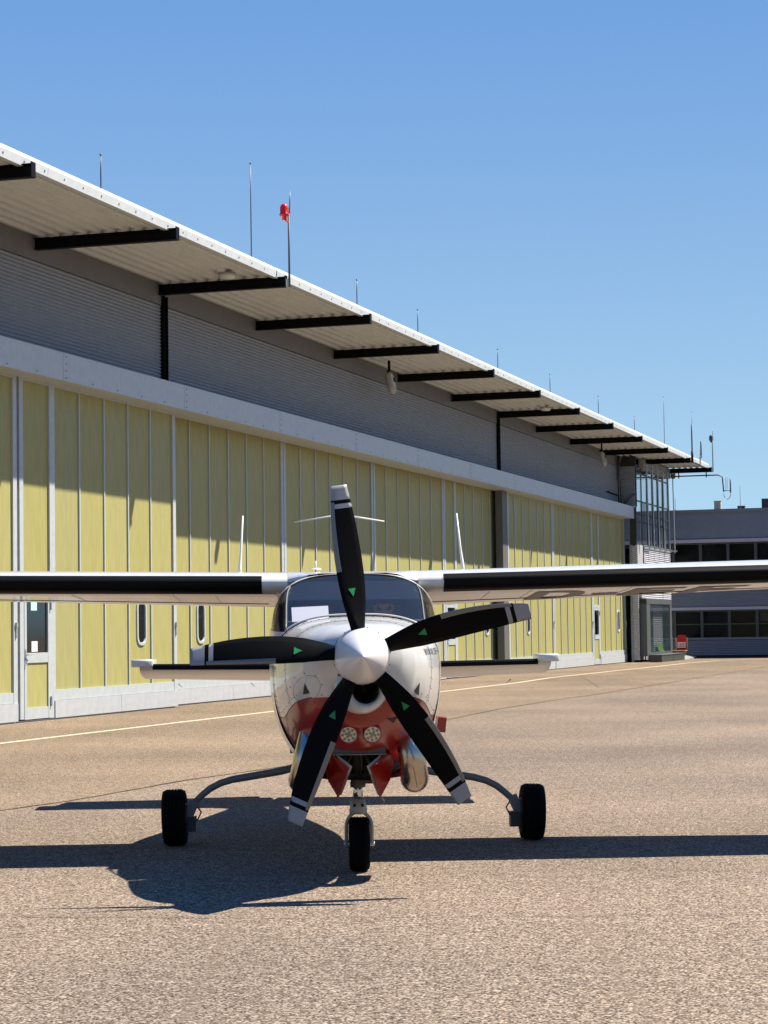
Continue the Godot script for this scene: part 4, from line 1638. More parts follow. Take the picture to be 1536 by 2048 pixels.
		for q in [[P[7], P[6], R[3], R[4]], [P[6], P[5], R[2], R[3]], [P[5], P[4], R[1], R[2]]]:
			if side > 0:
				quad(st, q[3], q[2], q[1], q[0])
			else:
				quad(st, q[0], q[1], q[2], q[3])
		put(d, "outer_skin", st, "paint_red")
		st = st_new()
		var off := Vector3(-0.02 * side, 0.006, -0.02)
		for q in [[P[0], P[1], P[2], P[7]], [P[7], P[2], P[3], P[6]], [P[6], P[3], P[4], P[5]], [P[7], P[6], R[3], R[4]], [P[6], P[5], R[2], R[3]], [P[5], P[4], R[1], R[2]]]:
			quad(st, q[0] + off, q[1] + off, q[2] + off, q[3] + off)
		put(d, "inner_skin", st, "gear_white")
		st = st_new(true)
		tube(st, [P[1], P[2], P[3], P[4], R[1]], [0.003, 0.003, 0.003, 0.003, 0.003], 6)
		tube(st, [P[4], P[5], P[6], P[7]], [0.003, 0.003, 0.003, 0.003], 6)
		put(d, "edge_strip", st, "paint_red")
		st = st_new(true)
		tube(st, [Vector3(0.12 * side, 0.545, 2.3), Vector3(0.165 * side, 0.47, 2.2)], [0.008, 0.006], 6)
		put(d, "door_rod", st, "gear_grey")
		st = st_new(true)
		tube(st, [Vector3(0.12 * side, 0.64, 2.2), Vector3(0.03 * side, 0.80, 2.2)], [0.008, 0.008], 6)
		put(d, "door_rod", st, "gear_grey")
	# exhaust stacks
	for side in [-1.0, 1.0]:
		var e := group_node(ap, "exhaust_stack")
		st = st_new(true)
		tube(st, [Vector3(0.285 * side, 0.99, 2.34), Vector3(0.308 * side, 0.90, 2.46), Vector3(0.325 * side, 0.82, 2.505), Vector3(0.340 * side, 0.745, 2.51), Vector3(0.350 * side, 0.68, 2.46), Vector3(0.357 * side, 0.638, 2.35), Vector3(0.362 * side, 0.622, 2.20), Vector3(0.366 * side, 0.614, 2.05)], [0.074, 0.078, 0.081, 0.084, 0.087, 0.090, 0.091, 0.092], 28, 1.0, false)
		put(e, "pipe", st, "chrome")
		st = st_new(true)
		var seam := []
		for k in 8:
			var u := k / 7.0
			seam.append(Vector3((0.336 + 0.03 * u) * side, 0.735 - 0.15 * u, 2.592 - 0.115 * u * u))
		tube(st, seam, [0.0022, 0.0022, 0.0022, 0.0022, 0.0022, 0.0022, 0.0022, 0.0022], 5)
		put(e, "weld_seam", st, "gear_grey")
	# belly pan behind the engine and a red step fairing on the picture's right
	st = st_new(true)
	rows = []
	for z in [2.05, 1.9, 1.5, 0.9]:
		var row := []
		for k in 13:
			var a := PI * k / 12.0
			row.append(Vector3(cos(a) * 0.42, 0.68 - sin(a) * (0.075 if z > 1.0 else 0.02), z))
		rows.append(row)
	grid(st, rows, false, true)
	put(ap, "belly_pan", st, "paint_red")
	st = st_new()
	box(st, Vector3(0.555, 0.89, 1.25), Vector3(0.615, 0.99, 1.5), Transform3D(Basis(Vector3(0, 0, 1), -0.12), Vector3(-0.11, 0.07, 0)))
	put(ap, "step_fairing", st, "paint_red")
	# lettering along the cowling side
	var flat := surface_text("WWW.SEEP", 400)
	st = st_new(true)
	for i in range(0, flat.size(), 3):
		var tri_pts := []
		for k in 3:
			var q: Vector2 = flat[i + k]
			var sec := section(NOSE, 2.78 - q.x * 0.62)
			sec[1] += 0.003
			sec[3] += 0.003
			tri_pts.append(outline(sec, phi_at_y(sec, 1.425 + q.y * 0.04), 1.0))
		tri3(st, tri_pts[0], tri_pts[1], tri_pts[2])
	put(ap, "web_lettering", st, "bay_dark")

func airplane_wings(ap: Node3D):
	var cs := []
	for k in 25:
		var u := 1.0 - k / 24.0
		cs.append(u * u)
	for k in range(1, 25):
		var u := k / 24.0
		cs.append(-u * u)
	for side in [-1.0, 1.0]:
		var w := group_node(ap, "wing")
		var xs := []
		for x in [0.38, 0.65, 1.2, 2.0, 2.9, 3.6, 4.4, 5.2, 5.5]:
			xs.append(x * side)
		var st := st_new(true)
		var rows := wing_rows(xs, cs)
		grid(st, rows, false, side > 0)
		fan(st, rows[rows.size() - 1], side > 0)
		put(w, "wing_skin", st, "paint_white")
		# rubber boot round the leading edge
		var bx := []
		for x in [0.645, 1.2, 2.0, 2.9, 3.6, 4.4, 5.2]:
			bx.append(x * side)
		var bc := []
		for k in 13:
			bc.append(pow(1.0 - k / 12.0, 2) * 0.034)
		for k in range(1, 13):
			bc.append(-pow(k / 12.0, 2) * 0.062)
		st = st_new(true)
		rows = wing_rows(bx, bc, 0.003)
		for row in rows:
			for j in row.size():
				row[j].z += 0.003
		grid(st, rows, false, side > 0)
		put(w, "de_icing_boot", st, "boot")
		# flap and aileron gaps, hinge fairings, small turbulators along the trailing edge
		st = st_new(true)
		var gp := []
		var gr := []
		for k in 12:
			gp.append(wing_point(lerpf(0.62, 5.2, k / 11.0) * side, 0.74, false, 0.0005))
			gr.append(0.0035)
		tube(st, gp, gr, 5)
		put(w, "flap_gap", st, "bay_dark")
		# skin joints underneath
		for x in [0.98, 1.28, 2.0]:
			st = st_new(true)
			var jp := []
			var jr := []
			for k in 8:
				jp.append(wing_point(x * side, lerpf(0.10, 0.72, k / 7.0), false, 0.0003))
				jr.append(0.002)
			tube(st, jp, jr, 5)
			put(w, "skin_joint", st, "gear_grey")
		# blade aerial on the wing
		st = st_new(true)
		var a0 := wing_point(0.82 * side, 0.38, true)
		var lean := Vector3(0.022 if side < 0 else -0.034, 0, -0.10)
		tube(st, [a0 + Vector3(0, -0.01, 0), a0 + Vector3(0, 0.05, -0.01), a0 + lean * 0.4 + Vector3(0, 0.18, 0), a0 + lean + Vector3(0, 0.44, 0)], [0.02, 0.013, 0.0085, 0.006], 8)
		put(w, "whip_aerial", st, "antenna_white")
		if side > 0:
			registration(w)
	# roof between the wings
	var st2 := st_new(true)
	var rows2 := []
	for i in 13:
		var x := lerpf(-0.46, 0.46, i / 12.0)
		var blend := smoothstep(0.46, 0.26, absf(x))
		var row := []
		for k in 20:
			var c := pow(k / 19.0, 1.7)
			var p := wing_point(x, c, true, 0.004)
			p.y = wing_point(0.46, c, true, 0.004).y
			var front := Vector3(x, lerpf(1.984, p.y, smoothstep(0.0, 0.3, c)), lerpf(1.13, p.z, smoothstep(0.0, 0.3, c)))
			row.append(p.lerp(front, blend))
		rows2.append(row)
	grid(st2, rows2, false, true)
	put(ap, "wing_centre_cover", st2, "paint_white")
	st2 = st_new(true)
	lathe(st2, [[0.0, 0.012], [0.035, 0.010], [0.042, 0.0]], Transform3D(Basis.IDENTITY, Vector3(-0.262, 2.032, 0.42)), 16)
	tube(st2, [Vector3(-0.262, 2.03, 0.42), Vector3(-0.262, 2.095, 0.41)], [0.007, 0.006], 8)
	put(ap, "roof_aerial", st2, "antenna_white")

func registration(w: Node):
	var letters := [["D", 1.34, 1.74], ["-", 1.81, 2.0], ["E", 2.06, 2.44], ["F", 2.53, 2.90]]
	for l in letters:
		var st := st_new(true)
		var flat := surface_text(l[0], 700)
		var c0 := 0.93
		var c1 := 0.20
		if l[0] == "-":
			c0 = 0.64
			c1 = 0.54
		for i in range(0, flat.size(), 3):
			var q := []
			for k in 3:
				var f: Vector2 = flat[i + k]
				q.append(Vector2(lerpf(l[1], l[2], f.x), lerpf(c0, c1, f.y)))
			split_tri(st, q[0], q[1], q[2], 2)
		put(w, "registration_letter", st, "letter_grey")

func split_tri(st: SurfaceTool, a: Vector2, b: Vector2, c: Vector2, depth: int):
	if depth == 0:
		tri3(st, wing_point(a.x, a.y, false, 0.003), wing_point(b.x, b.y, false, 0.003), wing_point(c.x, c.y, false, 0.003))
		return
	var ab := (a + b) * 0.5
	var bc := (b + c) * 0.5
	var ca := (c + a) * 0.5
	split_tri(st, a, ab, ca, depth - 1)
	split_tri(st, ab, b, bc, depth - 1)
	split_tri(st, ca, bc, c, depth - 1)
	split_tri(st, ab, bc, ca, depth - 1)

func foil(le: Vector3, te: Vector3, thick: float, up: Vector3, n := 12) -> Array:
	var ring := []
	for k in 2 * n:
		var u := 1.0 - float(k) / n if k <= n else float(k - n) / n
		var c := u * u
		var yt := 5.0 * thick * (0.2969 * sqrt(c) - 0.126 * c - 0.3516 * c * c + 0.2843 * c * c * c - 0.1036 * c * c * c * c)
		ring.append(le.lerp(te, c) + up * yt * (1.0 if k <= n else -1.0))
	return ring

func airplane_tail(ap: Node3D):
	for side in [-1.0, 1.0]:
		var t := group_node(ap, "tailplane")
		var st := st_new(true)
		var rows := []
		for x in [0.05, 0.7, 1.3, 1.78, 1.9]:
			var k: float = x / 1.9
			rows.append(foil(Vector3(x * side, 1.245 + 0.02 * k, -3.62 - 0.10 * k), Vector3(x * side, 1.085 + 0.06 * k, -4.72 + 0.15 * k), 0.085, Vector3.UP))
		grid(st, rows, true, side > 0)
		fan(st, rows[rows.size() - 1], side > 0)
		put(t, "stabiliser", st, "paint_white")
		st = st_new(true)
		rows = []
		for x in [0.45, 1.1, 1.78]:
			var k: float = x / 1.9
			var row := []
			for j in 9:
				var a := lerpf(1.0, -0.45, j / 8.0)
				row.append(Vector3(x * side, 1.245 + 0.02 * k + sin(a) * 0.042, -3.62 - 0.10 * k - 0.03 + cos(a) * 0.036))
			rows.append(row)
		grid(st, rows, false, side > 0)
		put(t, "de_icing_boot", st, "boot")
		# balance horn block at the tip
		st = st_new(true)
		rows = []
		for p in [[1.775, 0.9], [1.79, 1.0], [1.96, 1.0], [1.98, 0.85]]:
			var row := []
			for q in rounded_ring(0, 0, 0.24 * p[1], 0.035 * p[1], 0.018 * p[1], 0):
				row.append(Vector3(p[0] * side, 1.305 + q.y + 0.0 * q.x, -3.93 + q.x))
			rows.append(row)
		grid(st, rows, true, side < 0)
		fan(st, rows[0], side < 0)
		fan(st, rows[3], side > 0)
		put(t, "balance_horn", st, "paint_white")
		st = st_new(true)
		for x in [0.9, 1.6]:
			tube(st, [Vector3(x * side, 1.09, -4.6), Vector3((x - 0.02) * side, 1.05, -4.85)], [0.004, 0.002], 5)
		put(t, "static_wick", st, "bay_dark")
	var f := group_node(ap, "fin")
	var st2 := st_new(true)
	var rows2 := []
	for k in 6:
		var u := k / 5.0
		rows2.append(foil(Vector3(0, 1.30 + 1.36 * u, -3.35 - 0.95 * u), Vector3(0, 1.30 + 1.36 * u, -4.95 - 0.12 * u), 0.10 - 0.04 * u, Vector3.RIGHT))
	grid(st2, rows2, true, true)
	fan(st2, rows2[5], false)
	put(f, "fin_skin", st2, "paint_white")
	st2 = st_new(true)
	tube(st2, [Vector3(-0.47, 2.635, -4.62), Vector3(-0.03, 2.69, -4.42)], [0.006, 0.009], 6)
	tube(st2, [Vector3(0.40, 2.633, -4.62), Vector3(0.0, 2.69, -4.42)], [0.006, 0.009], 6)
	put(f, "v_aerial", st2, "antenna_white")

func wheel(parent: Node, at: Vector3, radius: float, width: float, lean: float):
	var t := Transform3D(Basis(Vector3(0, 0, 1), PI / 2 + lean), at)
	var h := width * 0.5
	var st := st_new(true)
	var pr := []
	for p in [[0.50, 0.62], [0.62, 0.90], [0.80, 1.0], [0.92, 0.93], [0.985, 0.66], [1.0, 0.40]]:
		pr.append([radius * p[0], h * p[1]])
	# grooves round the tread
	for g in [0.26, 0.0, -0.26]:
		pr.append_array([[radius, h * (g + 0.06)], [radius * 0.972, h * (g + 0.045)], [radius * 0.972, h * (g - 0.045)], [radius, h * (g - 0.06)]])
	for p in [[1.0, 0.40], [0.985, 0.66], [0.92, 0.93], [0.80, 1.0], [0.62, 0.90], [0.50, 0.62]]:
		pr.append([radius * p[0], -h * p[1]])
	lathe(st, pr, t, 40)
	put(parent, "tyre", st, "tyre")
	st = st_new(true)
	lathe(st, [[0.0, h * 0.55], [radius * 0.2, h * 0.55], [radius * 0.3, h * 0.35], [radius * 0.46, h * 0.5], [radius * 0.55, h * 0.66]], t, 24)
	lathe(st, [[radius * 0.55, -h * 0.66], [radius * 0.46, -h * 0.5], [radius * 0.3, -h * 0.35], [radius * 0.2, -h * 0.55], [0.0, -h * 0.55]], t, 24)
	put(parent, "rim", st, "rim")

func airplane_gear(ap: Node3D):
	for side in [-1.0, 1.0]:
		var g := group_node(ap, "main_gear")
		var st := st_new(true)
		var pts := []
		for p in [[0.38, 0.575], [0.58, 0.535], [0.77, 0.505], [0.90, 0.485], [0.99, 0.46], [1.07, 0.42], [1.13, 0.372], [1.18, 0.325], [1.215, 0.285]]:
			pts.append(Vector3(p[0] * side, p[1] - (0.012 if side > 0 else 0.0), 0.02))
		tube(st, pts, [0.030, 0.029, 0.028, 0.027, 0.026, 0.0255, 0.025, 0.024, 0.024], 14)
		put(g, "spring_leg", st, "gear_grey")
		st = st_new()
		var tr := Transform3D(Basis(Vector3(0, 0, 1), side * 0.42), Vector3(1.215 * side, 0.262, 0.02))
		box(st, Vector3(-0.035, -0.06, -0.05), Vector3(0.035, 0.075, 0.05), tr)
		put(g, "axle_fitting", st, "gear_grey")
		st = st_new(true)
		lathe(st, [[0.0, 0.02], [0.10, 0.02], [0.105, 0.0], [0.10, -0.02], [0.0, -0.02]], Transform3D(Basis(Vector3(0, 0, 1), PI / 2), Vector3(1.262 * side, 0.212, 0)), 20)
		put(g, "brake_disc", st, "dark_steel")
		st = st_new()
		box(st, Vector3(-0.05, -0.06, -0.06), Vector3(0.04, 0.05, 0.06), Transform3D(Basis.IDENTITY, Vector3(1.215 * side, 0.165, 0.02)))
		put(g, "brake_caliper", st, "dark_steel")
		st = st_new(true)
		tube(st, [Vector3(1.17 * side, 0.30, 0.06), Vector3(1.135 * side, 0.25, 0.08), Vector3(1.16 * side, 0.20, 0.08), Vector3(1.20 * side, 0.17, 0.06)], [0.006, 0.006, 0.006, 0.006], 6)
		put(g, "brake_hose", st, "rubber")
		wheel(g, Vector3(1.336 * side, 0.209, 0), 0.2095, 0.178, -0.03 * side)
	var n := group_node(ap, "nose_gear")
	var z := 1.906
	wheel(n, Vector3(0.004, 0.178, z), 0.1785, 0.138, 0.0)
	var st := st_new(true)
	var fork := []
	var fr := []
	for k in 15:
		var a := PI * k / 14.0
		fork.append(Vector3(0.004 + cos(a) * 0.084, 0.292 + sin(a) * 0.096, z))
		fr.append(0.012)
	fork.push_front(Vector3(0.088, 0.17, z))
	fork.append(Vector3(-0.080, 0.17, z))
	fr.append(0.012)
	fr.append(0.012)
	tube(st, fork, fr, 10, 1.6)
	put(n, "fork", st, "fork_grey")
	st = st_new(true)
	tube(st, [Vector3(-0.098, 0.178, z), Vector3(0.106, 0.178, z)], [0.016, 0.016], 10)
	put(n, "axle", st, "galvanised")
	st = st_new(true)
	lathe(st, [[0.0, 0.375], [0.056, 0.375], [0.060, 0.40], [0.054, 0.43], [0.046, 0.475], [0.0, 0.475]], Transform3D(Basis.IDENTITY, Vector3(0, 0, z)), 16)
	put(n, "fork_crown", st, "fork_grey")
	st = st_new()
	for x in [-0.026, 0.028]:
		box(st, Vector3(x - 0.008, 0.425, z + 0.045), Vector3(x + 0.008, 0.443, z + 0.056))
	put(n, "bolts", st, "beam_black").set_meta("kind", "stuff")
	st = st_new(true)
	tube(st, [Vector3(0, 0.46, z), Vector3(0, 0.60, z)], [0.032, 0.032], 18)
	put(n, "piston", st, "strut_chrome")
	st = st_new(true)
	lathe(st, [[0.0, 0.55], [0.05, 0.55], [0.052, 0.58], [0.045, 0.60], [0.062, 0.61], [0.062, 0.635], [0.045, 0.645], [0.042, 0.70], [0.042, 0.98], [0.0, 0.98]], Transform3D(Basis.IDENTITY, Vector3(0, 0, z)), 18)
	put(n, "strut", st, "strut_green")
	st = st_new()
	box(st, Vector3(-0.09, 0.60, z - 0.02), Vector3(0.085, 0.64, z + 0.055))
	box(st, Vector3(0.01, 0.575, z + 0.02), Vector3(0.10, 0.598, z + 0.05))
	put(n, "steering_collar", st, "strut_green")
	for side in [-1.0, 1.0]:
		st = st_new(true)
		tube(st, [Vector3(0.13 * side, 0.88, z + 0.02), Vector3(0.02 * side, 0.86, z + 0.03)], [0.016, 0.016], 8)
		tube(st, [Vector3(0.12 * side, 0.80, z - 0.05), Vector3(0.03 * side, 0.66, z - 0.02)], [0.012, 0.012], 8)
		put(n, "brace", st, "strut_green")
	st = st_new(true)
	tube(st, [Vector3(0, 0.46, z - 0.04), Vector3(0, 0.54, z - 0.13), Vector3(0, 0.62, z - 0.04)], [0.014, 0.012, 0.014], 8)
	put(n, "torque_link", st, "strut_green")
	st = st_new(true)
	tube(st, [Vector3(0.025, 0.66, z + 0.05), Vector3(0.025, 0.90, z + 0.05)], [0.010, 0.010], 8)
	tube(st, [Vector3(-0.05, 0.93, z + 0.12), Vector3(0.07, 0.92, z + 0.12)], [0.018, 0.018], 8)
	put(n, "hydraulic_line", st, "gear_grey")

func airplane_propeller(ap: Node3D):
	var pp := group_node(ap, "propeller")
	pp.position = Vector3(0.012, 1.430, 3.27)
	# spinner
	var t := Transform3D(Basis(Vector3.RIGHT, PI / 2), Vector3.ZERO)
	var st := st_new(true)
	var pr := []
	for p in [[0.160, -0.14], [0.168, -0.10], [0.171, -0.03], [0.170, 0.0], [0.164, 0.045], [0.150, 0.10], [0.125, 0.168], [0.095, 0.235], [0.062, 0.30], [0.030, 0.357], [0.012, 0.386], [0.004, 0.395], [0.0, 0.397]]:
		pr.append(p)
	lathe(st, pr, t, 48)
	put(pp, "spinner", st, "spinner_paint")
	st = st_new(true)
	lathe(st, [[0.0, -0.141], [0.172, -0.141], [0.174, -0.135], [0.174, -0.118], [0.169, -0.114]], t, 48)
	put(pp, "spinner_backplate", st, "galvanised")
	st = st_new()
	for k in 15:
		var a := TAU * k / 15.0 + 0.1
		cbox(st, Vector3(cos(a) * 0.1725, sin(a) * 0.1725, -0.05), Vector3(0.008, 0.008, 0.008))
	put(pp, "spinner_screws", st, "gear_grey").set_meta("kind", "stuff")
	# blades: angle near the root and at the tip
	for b in [[99.5, 97.6, 1.035], [23.5, 14.6, 1.045], [-47.0, -54.9, 1.06], [243.5, 247.6, 1.075], [174.5, 180.0, 1.03]]:
		blade(pp, b[0], b[1], b[2])

func blade_ring(r: float, tip_r: float, a0: float, a1: float, grow := 0.0, from := 0, to := -1) -> Array:
	var u := r / tip_r
	var ang := deg_to_rad(lerpf(a0, a1, clampf((r - 0.2) / (tip_r - 0.2), 0, 1)))
	var out := Vector3(cos(ang), sin(ang), 0)
	var lead := Vector3(-sin(ang), cos(ang), 0)          # turns anticlockwise as seen from the front
	var tab_u := [0.10, 0.16, 0.24, 0.34, 0.46, 0.58, 0.70, 0.80, 0.90, 0.96, 1.0]
	var tab_c := [0.100, 0.108, 0.140, 0.174, 0.188, 0.185, 0.172, 0.155, 0.130, 0.114, 0.102]
	var tab_t := [0.088, 0.075, 0.046, 0.034, 0.026, 0.021, 0.017, 0.014, 0.011, 0.009, 0.007]
	var i := 0
	while i < tab_u.size() - 2 and u > tab_u[i + 1]:
		i += 1
	var k: float = clampf((u - tab_u[i]) / (tab_u[i + 1] - tab_u[i]), 0, 1)
	var chord := lerpf(tab_c[i], tab_c[i + 1], k)
	var thick := lerpf(tab_t[i], tab_t[i + 1], k) + grow
	var pitch := deg_to_rad(lerpf(44.0, 16.0, pow(clampf((u - 0.1) / 0.9, 0, 1), 0.7)))
	# leading edge forward (+z), trailing edge aft
	var cd := lead * cos(pitch) + Vector3(0, 0, 1) * sin(pitch)
	var nd := -lead * sin(pitch) + Vector3(0, 0, 1) * cos(pitch)
	var c := out * r
	var ring := []
	var n := 10
	for j in 2 * n:
		var q := 1.0 - float(j) / n if j <= n else float(j - n) / n
		var cc := q * q
		var yt := 5.0 * thick * (0.2969 * sqrt(cc) - 0.126 * cc - 0.3516 * cc * cc + 0.2843 * cc * cc * cc - 0.1036 * cc * cc * cc * cc)
		var upper := j <= n
		ring.append(c + cd * chord * (0.42 - cc) + nd * yt * (1.15 if upper else -0.55))
	if to < 0:
		return ring
	return ring.slice(from, to)

func blade(pp: Node, a0: float, a1: float, tip: float):
	var bl := group_node(pp, "blade")
	var spans := [["blade_body", 0.11, tip * 0.865, "blade_black", 26], ["tip_stripe", tip * 0.865, tip * 0.892, "blade_tip", 2], ["tip_gap", tip * 0.892, tip * 0.915, "blade_black", 2], ["blade_tip", tip * 0.915, tip, "blade_tip", 4]]
	for sp in spans:
		var st := st_new(true)
		var rows := []
		for k in sp[4] + 1:
			rows.append(blade_ring(lerpf(sp[1], sp[2], float(k) / sp[4]), tip, a0, a1))
		grid(st, rows, true)
		if sp[0] == "blade_tip":
			fan(st, rows[rows.size() - 1], true)
		# metal-free root end stays hidden in the spinner
		part(pp, sp[0], done(st), M[sp[3]])
	var st := st_new(true)
	var rows := []
	for k in 15:
		var r := lerpf(tip * 0.50, tip * 0.905, k / 14.0)
		rows.append(blade_ring(r, tip, a0, a1, 0.003, 6, 14))
	grid(st, rows, false)
	part(pp, "edge_guard", done(st), M.blade_edge)
	# green triangle
	st = st_new()
	var tp := []
	for q in [[0.360, 0.0], [0.410, 0.027], [0.410, -0.027]]:
		var ring := blade_ring(q[0], tip, a0, a1)
		var f: float = 0.42 - (q[1] / 0.18)
		var jf := (1.0 - sqrt(clampf(f, 0, 1))) * 10.0
		var j := int(jf)
		tp.append(ring[j].lerp(ring[j + 1], jf - j) + Vector3(0, 0, 0.006))
	tri3(st, tp[0], tp[1], tp[2])
	tri3(st, tp[0], tp[2], tp[1])
	part(pp, "triangle_mark", done(st), M.decal_green)
	bl.free()

# ---------------------------------------------------------------- pilot
func capsule_distance(p: Vector3, b: Array) -> float:
	var ab: Vector3 = b[1] - b[0]
	var h := clampf((p - b[0]).dot(ab) / maxf(ab.length_squared(), 1e-9), 0, 1)
	return (p - (b[0] + ab * h)).length() - lerpf(b[2], b[3], h)

func field(bones: Array, p: Vector3, k: float) -> float:
	var d := 1e3
	for b in bones:
		var e := capsule_distance(p, b)
		var h := clampf(0.5 + 0.5 * (d - e) / k, 0, 1)
		d = lerpf(d, e, h) - k * h * (1.0 - h)
	return d

func surface_net(st: SurfaceTool, bones: Array, cell: float, k: float):
	var lo := Vector3.ONE * 1e9
	var hi := -lo
	for b in bones:
		for e in 2:
			var r: float = b[2 + e] + cell * 2
			lo = lo.min(b[e] - Vector3.ONE * r)
			hi = hi.max(b[e] + Vector3.ONE * r)
	var n := Vector3i(((hi - lo) / cell).ceil()) + Vector3i.ONE
	var val := PackedFloat32Array()
	val.resize(n.x * n.y * n.z)
	for z in n.z:
		for y in n.y:
			var x := 0
			while x < n.x:
				var d := field(bones, lo + Vector3(x, y, z) * cell, k)
				var skip := maxi(1, int(d / cell) - 2) if d > 0 else 1
				for q in mini(skip, n.x - x):
					val[x + q + n.x * (y + n.y * z)] = d
				x += skip
	var at := func(x, y, z): return x + n.x * (y + n.y * z)
	var cells := {}
	for z in n.z - 1:
		for y in n.y - 1:
			for x in n.x - 1:
				var i: int = x + n.x * (y + n.y * z)
				var first := val[i] < 0
				if (val[i + 1] < 0) == first and (val[i + n.x] < 0) == first and (val[i + n.x + 1] < 0) == first and (val[i + n.x * n.y] < 0) == first and (val[i + n.x * n.y + 1] < 0) == first and (val[i + n.x * n.y + n.x] < 0) == first and (val[i + n.x * n.y + n.x + 1] < 0) == first:
					continue
				var p := lo + (Vector3(x, y, z) + Vector3.ONE * 0.5) * cell
				for it in 3:
					var d := field(bones, p, k)
					var g := Vector3(field(bones, p + Vector3(0.002, 0, 0), k) - d, field(bones, p + Vector3(0, 0.002, 0), k) - d, field(bones, p + Vector3(0, 0, 0.002), k) - d) / 0.002
					p -= g * d / maxf(g.length_squared(), 0.2)
				cells[i] = p
	var sx := 1
	var sy := n.x
	var sz := n.x * n.y
	for i in cells:
		for ax in [[sx, sy, sz], [sy, sz, sx], [sz, sx, sy]]:
			var a: bool = val[i] < 0
			var j: int = i + ax[0]
			if j >= val.size() or a == (val[j] < 0):
				continue
			var q := [i, i - ax[1], i - ax[1] - ax[2], i - ax[2]]
			if not (cells.has(q[1]) and cells.has(q[2]) and cells.has(q[3])):
				continue
			if a:
				quad(st, cells[q[3]], cells[q[2]], cells[q[1]], cells[q[0]])
			else:
				quad(st, cells[q[0]], cells[q[1]], cells[q[2]], cells[q[3]])

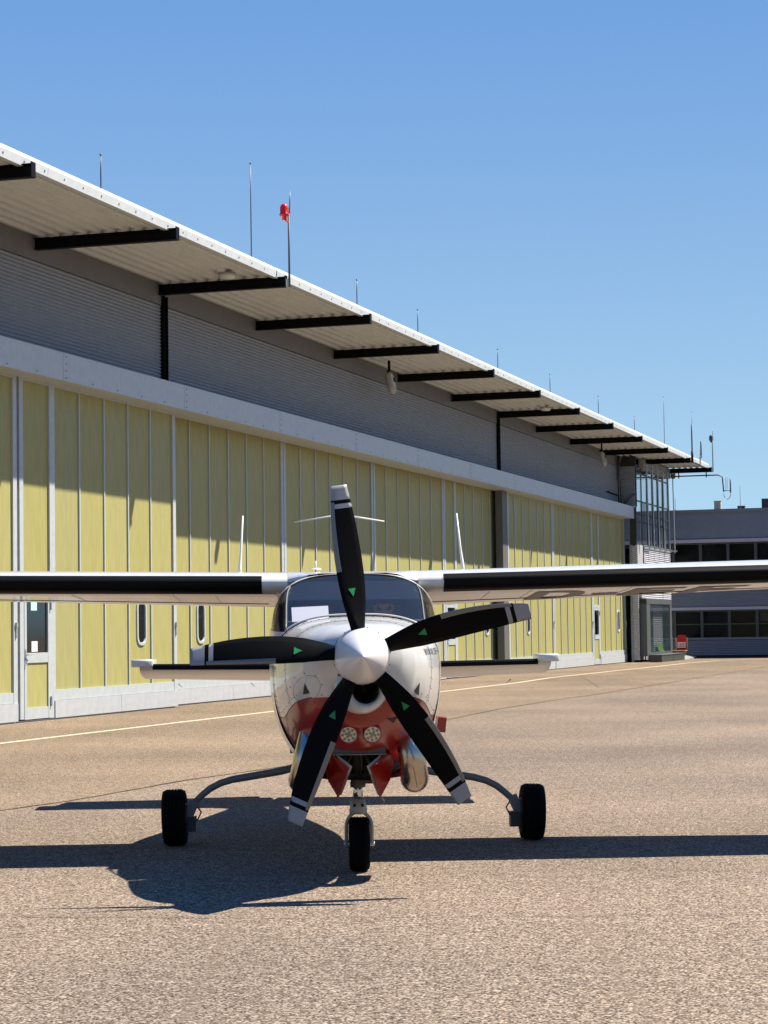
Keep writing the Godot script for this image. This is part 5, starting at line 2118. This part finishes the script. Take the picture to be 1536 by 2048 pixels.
func build_pilot():
	var ap: Node3D = get_node("airplane")
	var pn := thing("person", "pilot in a dark shirt and headset seated behind the windshield", "person", ap.transform)
	var c := Vector3(0.225, 0, 0.0)
	# shirt and trousers: seated body, arms reaching to the yoke
	var j := func(x, y, z): return c + Vector3(x, y, z)
	var body := [
		[j.call(0, 0.90, 0.60), j.call(0, 1.08, 0.56), 0.15, 0.14], [j.call(0, 1.08, 0.56), j.call(0, 1.34, 0.54), 0.14, 0.15],
		[j.call(-0.13, 1.43, 0.54), j.call(0.13, 1.43, 0.54), 0.085, 0.085], [j.call(0, 1.40, 0.54), j.call(0, 1.56, 0.57), 0.09, 0.055],
		[j.call(-0.19, 1.42, 0.54), j.call(-0.22, 1.16, 0.64), 0.07, 0.05], [j.call(-0.22, 1.16, 0.64), j.call(-0.15, 1.36, 1.04), 0.05, 0.036],
		[j.call(0.19, 1.42, 0.54), j.call(0.22, 1.16, 0.64), 0.07, 0.05], [j.call(0.22, 1.16, 0.64), j.call(0.17, 1.36, 1.04), 0.05, 0.036],
		[j.call(-0.09, 0.90, 0.62), j.call(-0.11, 0.93, 1.05), 0.10, 0.075], [j.call(-0.11, 0.93, 1.05), j.call(-0.10, 0.66, 1.28), 0.075, 0.05],
		[j.call(0.09, 0.90, 0.62), j.call(0.11, 0.93, 1.05), 0.10, 0.075], [j.call(0.11, 0.93, 1.05), j.call(0.10, 0.66, 1.28), 0.075, 0.05],
		[j.call(-0.10, 0.66, 1.27), j.call(-0.10, 0.64, 1.40), 0.045, 0.04], [j.call(0.10, 0.66, 1.27), j.call(0.10, 0.64, 1.40), 0.045, 0.04]]
	var st := st_new(true)
	surface_net(st, body, 0.022, 0.05)
	put(pn, "clothes", st, "shirt_navy")
	# head, neck and hands
	st = st_new(true)
	var h: Vector3 = j.call(0, 1.735, 0.60)
	var head := [[h + Vector3(0, 0.035, -0.02), h + Vector3(0, 0.03, 0.02), 0.085, 0.08], [h + Vector3(0, -0.04, 0.03), h + Vector3(0, -0.075, 0.045), 0.062, 0.045], [h + Vector3(0, 0.0, 0.09), h + Vector3(0, -0.022, 0.108), 0.012, 0.016], [h + Vector3(0, -0.19, -0.025), h + Vector3(0, -0.06, -0.01), 0.055, 0.052], [h + Vector3(-0.03, 0.022, 0.085), h + Vector3(0.03, 0.022, 0.085), 0.016, 0.016], [h + Vector3(-0.022, -0.062, 0.083), h + Vector3(0.022, -0.062, 0.083), 0.010, 0.010]]
	surface_net(st, head, 0.012, 0.02)
	for side in [-1.0, 1.0]:
		var w: Vector3 = j.call(-0.15 if side < 0 else 0.17, 1.37, 1.07)
		var hand := [[w, w + Vector3(0, 0.03, 0.07), 0.032, 0.034]]
		for f in 4:
			var root := w + Vector3((f - 1.5) * 0.021, 0.045, 0.085)
			var l: float = [0.030, 0.036, 0.034, 0.026][f]
			hand.append([root, root + Vector3(0, 0.012, l), 0.0095, 0.009])
			hand.append([root + Vector3(0, 0.012, l), root + Vector3(0, -0.022, l + 0.014), 0.009, 0.008])
		hand.append([w + Vector3(-0.03 * side, 0.01, 0.03), w + Vector3(-0.05 * side, 0.025, 0.075), 0.012, 0.010])
		surface_net(st, hand, 0.007, 0.008)
	put(pn, "head_and_hands", st, "skin")
	st = st_new(true)
	surface_net(st, [[h + Vector3(0, 0.055, -0.035), h + Vector3(0, 0.062, 0.022), 0.096, 0.086], [h + Vector3(0, 0.0, -0.06), h + Vector3(0, -0.04, -0.05), 0.06, 0.045]], 0.012, 0.02)
	put(pn, "hair", st, "hair_dark")
	for side in [-1.0, 1.0]:
		st = st_new(true)
		lathe(st, [[0.0, 0.03], [0.032, 0.026], [0.042, 0.01], [0.042, -0.015], [0.0, -0.015]], Transform3D(Basis(Vector3(0, 0, 1), -PI / 2 * side), h + Vector3(0.095 * side, 0.0, 0.0)), 18)
		put(pn, "ear_cup", st, "panel_black")
	st = st_new(true)
	var band := []
	var br := []
	for k in 13:
		var a := PI * k / 12.0
		band.append(h + Vector3(cos(a) * 0.106, 0.02 + sin(a) * 0.135, -0.01))
		br.append(0.012)
	tube(st, band, br, 8)
	put(pn, "headband", st, "panel_black")
	st = st_new(true)
	tube(st, [h + Vector3(-0.1, -0.02, 0.02), h + Vector3(-0.075, -0.07, 0.09), h + Vector3(-0.02, -0.075, 0.115)], [0.004, 0.004, 0.008], 6)
	put(pn, "microphone", st, "panel_black")
	for side in [-1.0, 1.0]:
		st = st_new(true)
		lathe(st, [[0.0, 0.0], [0.022, 0.0], [0.022, 0.004], [0.0, 0.004]], Transform3D(Basis(Vector3.RIGHT, PI / 2), h + Vector3(0.032 * side, 0.01, 0.096)), 14)
		put(pn, "dark_lens", st, "panel_black")
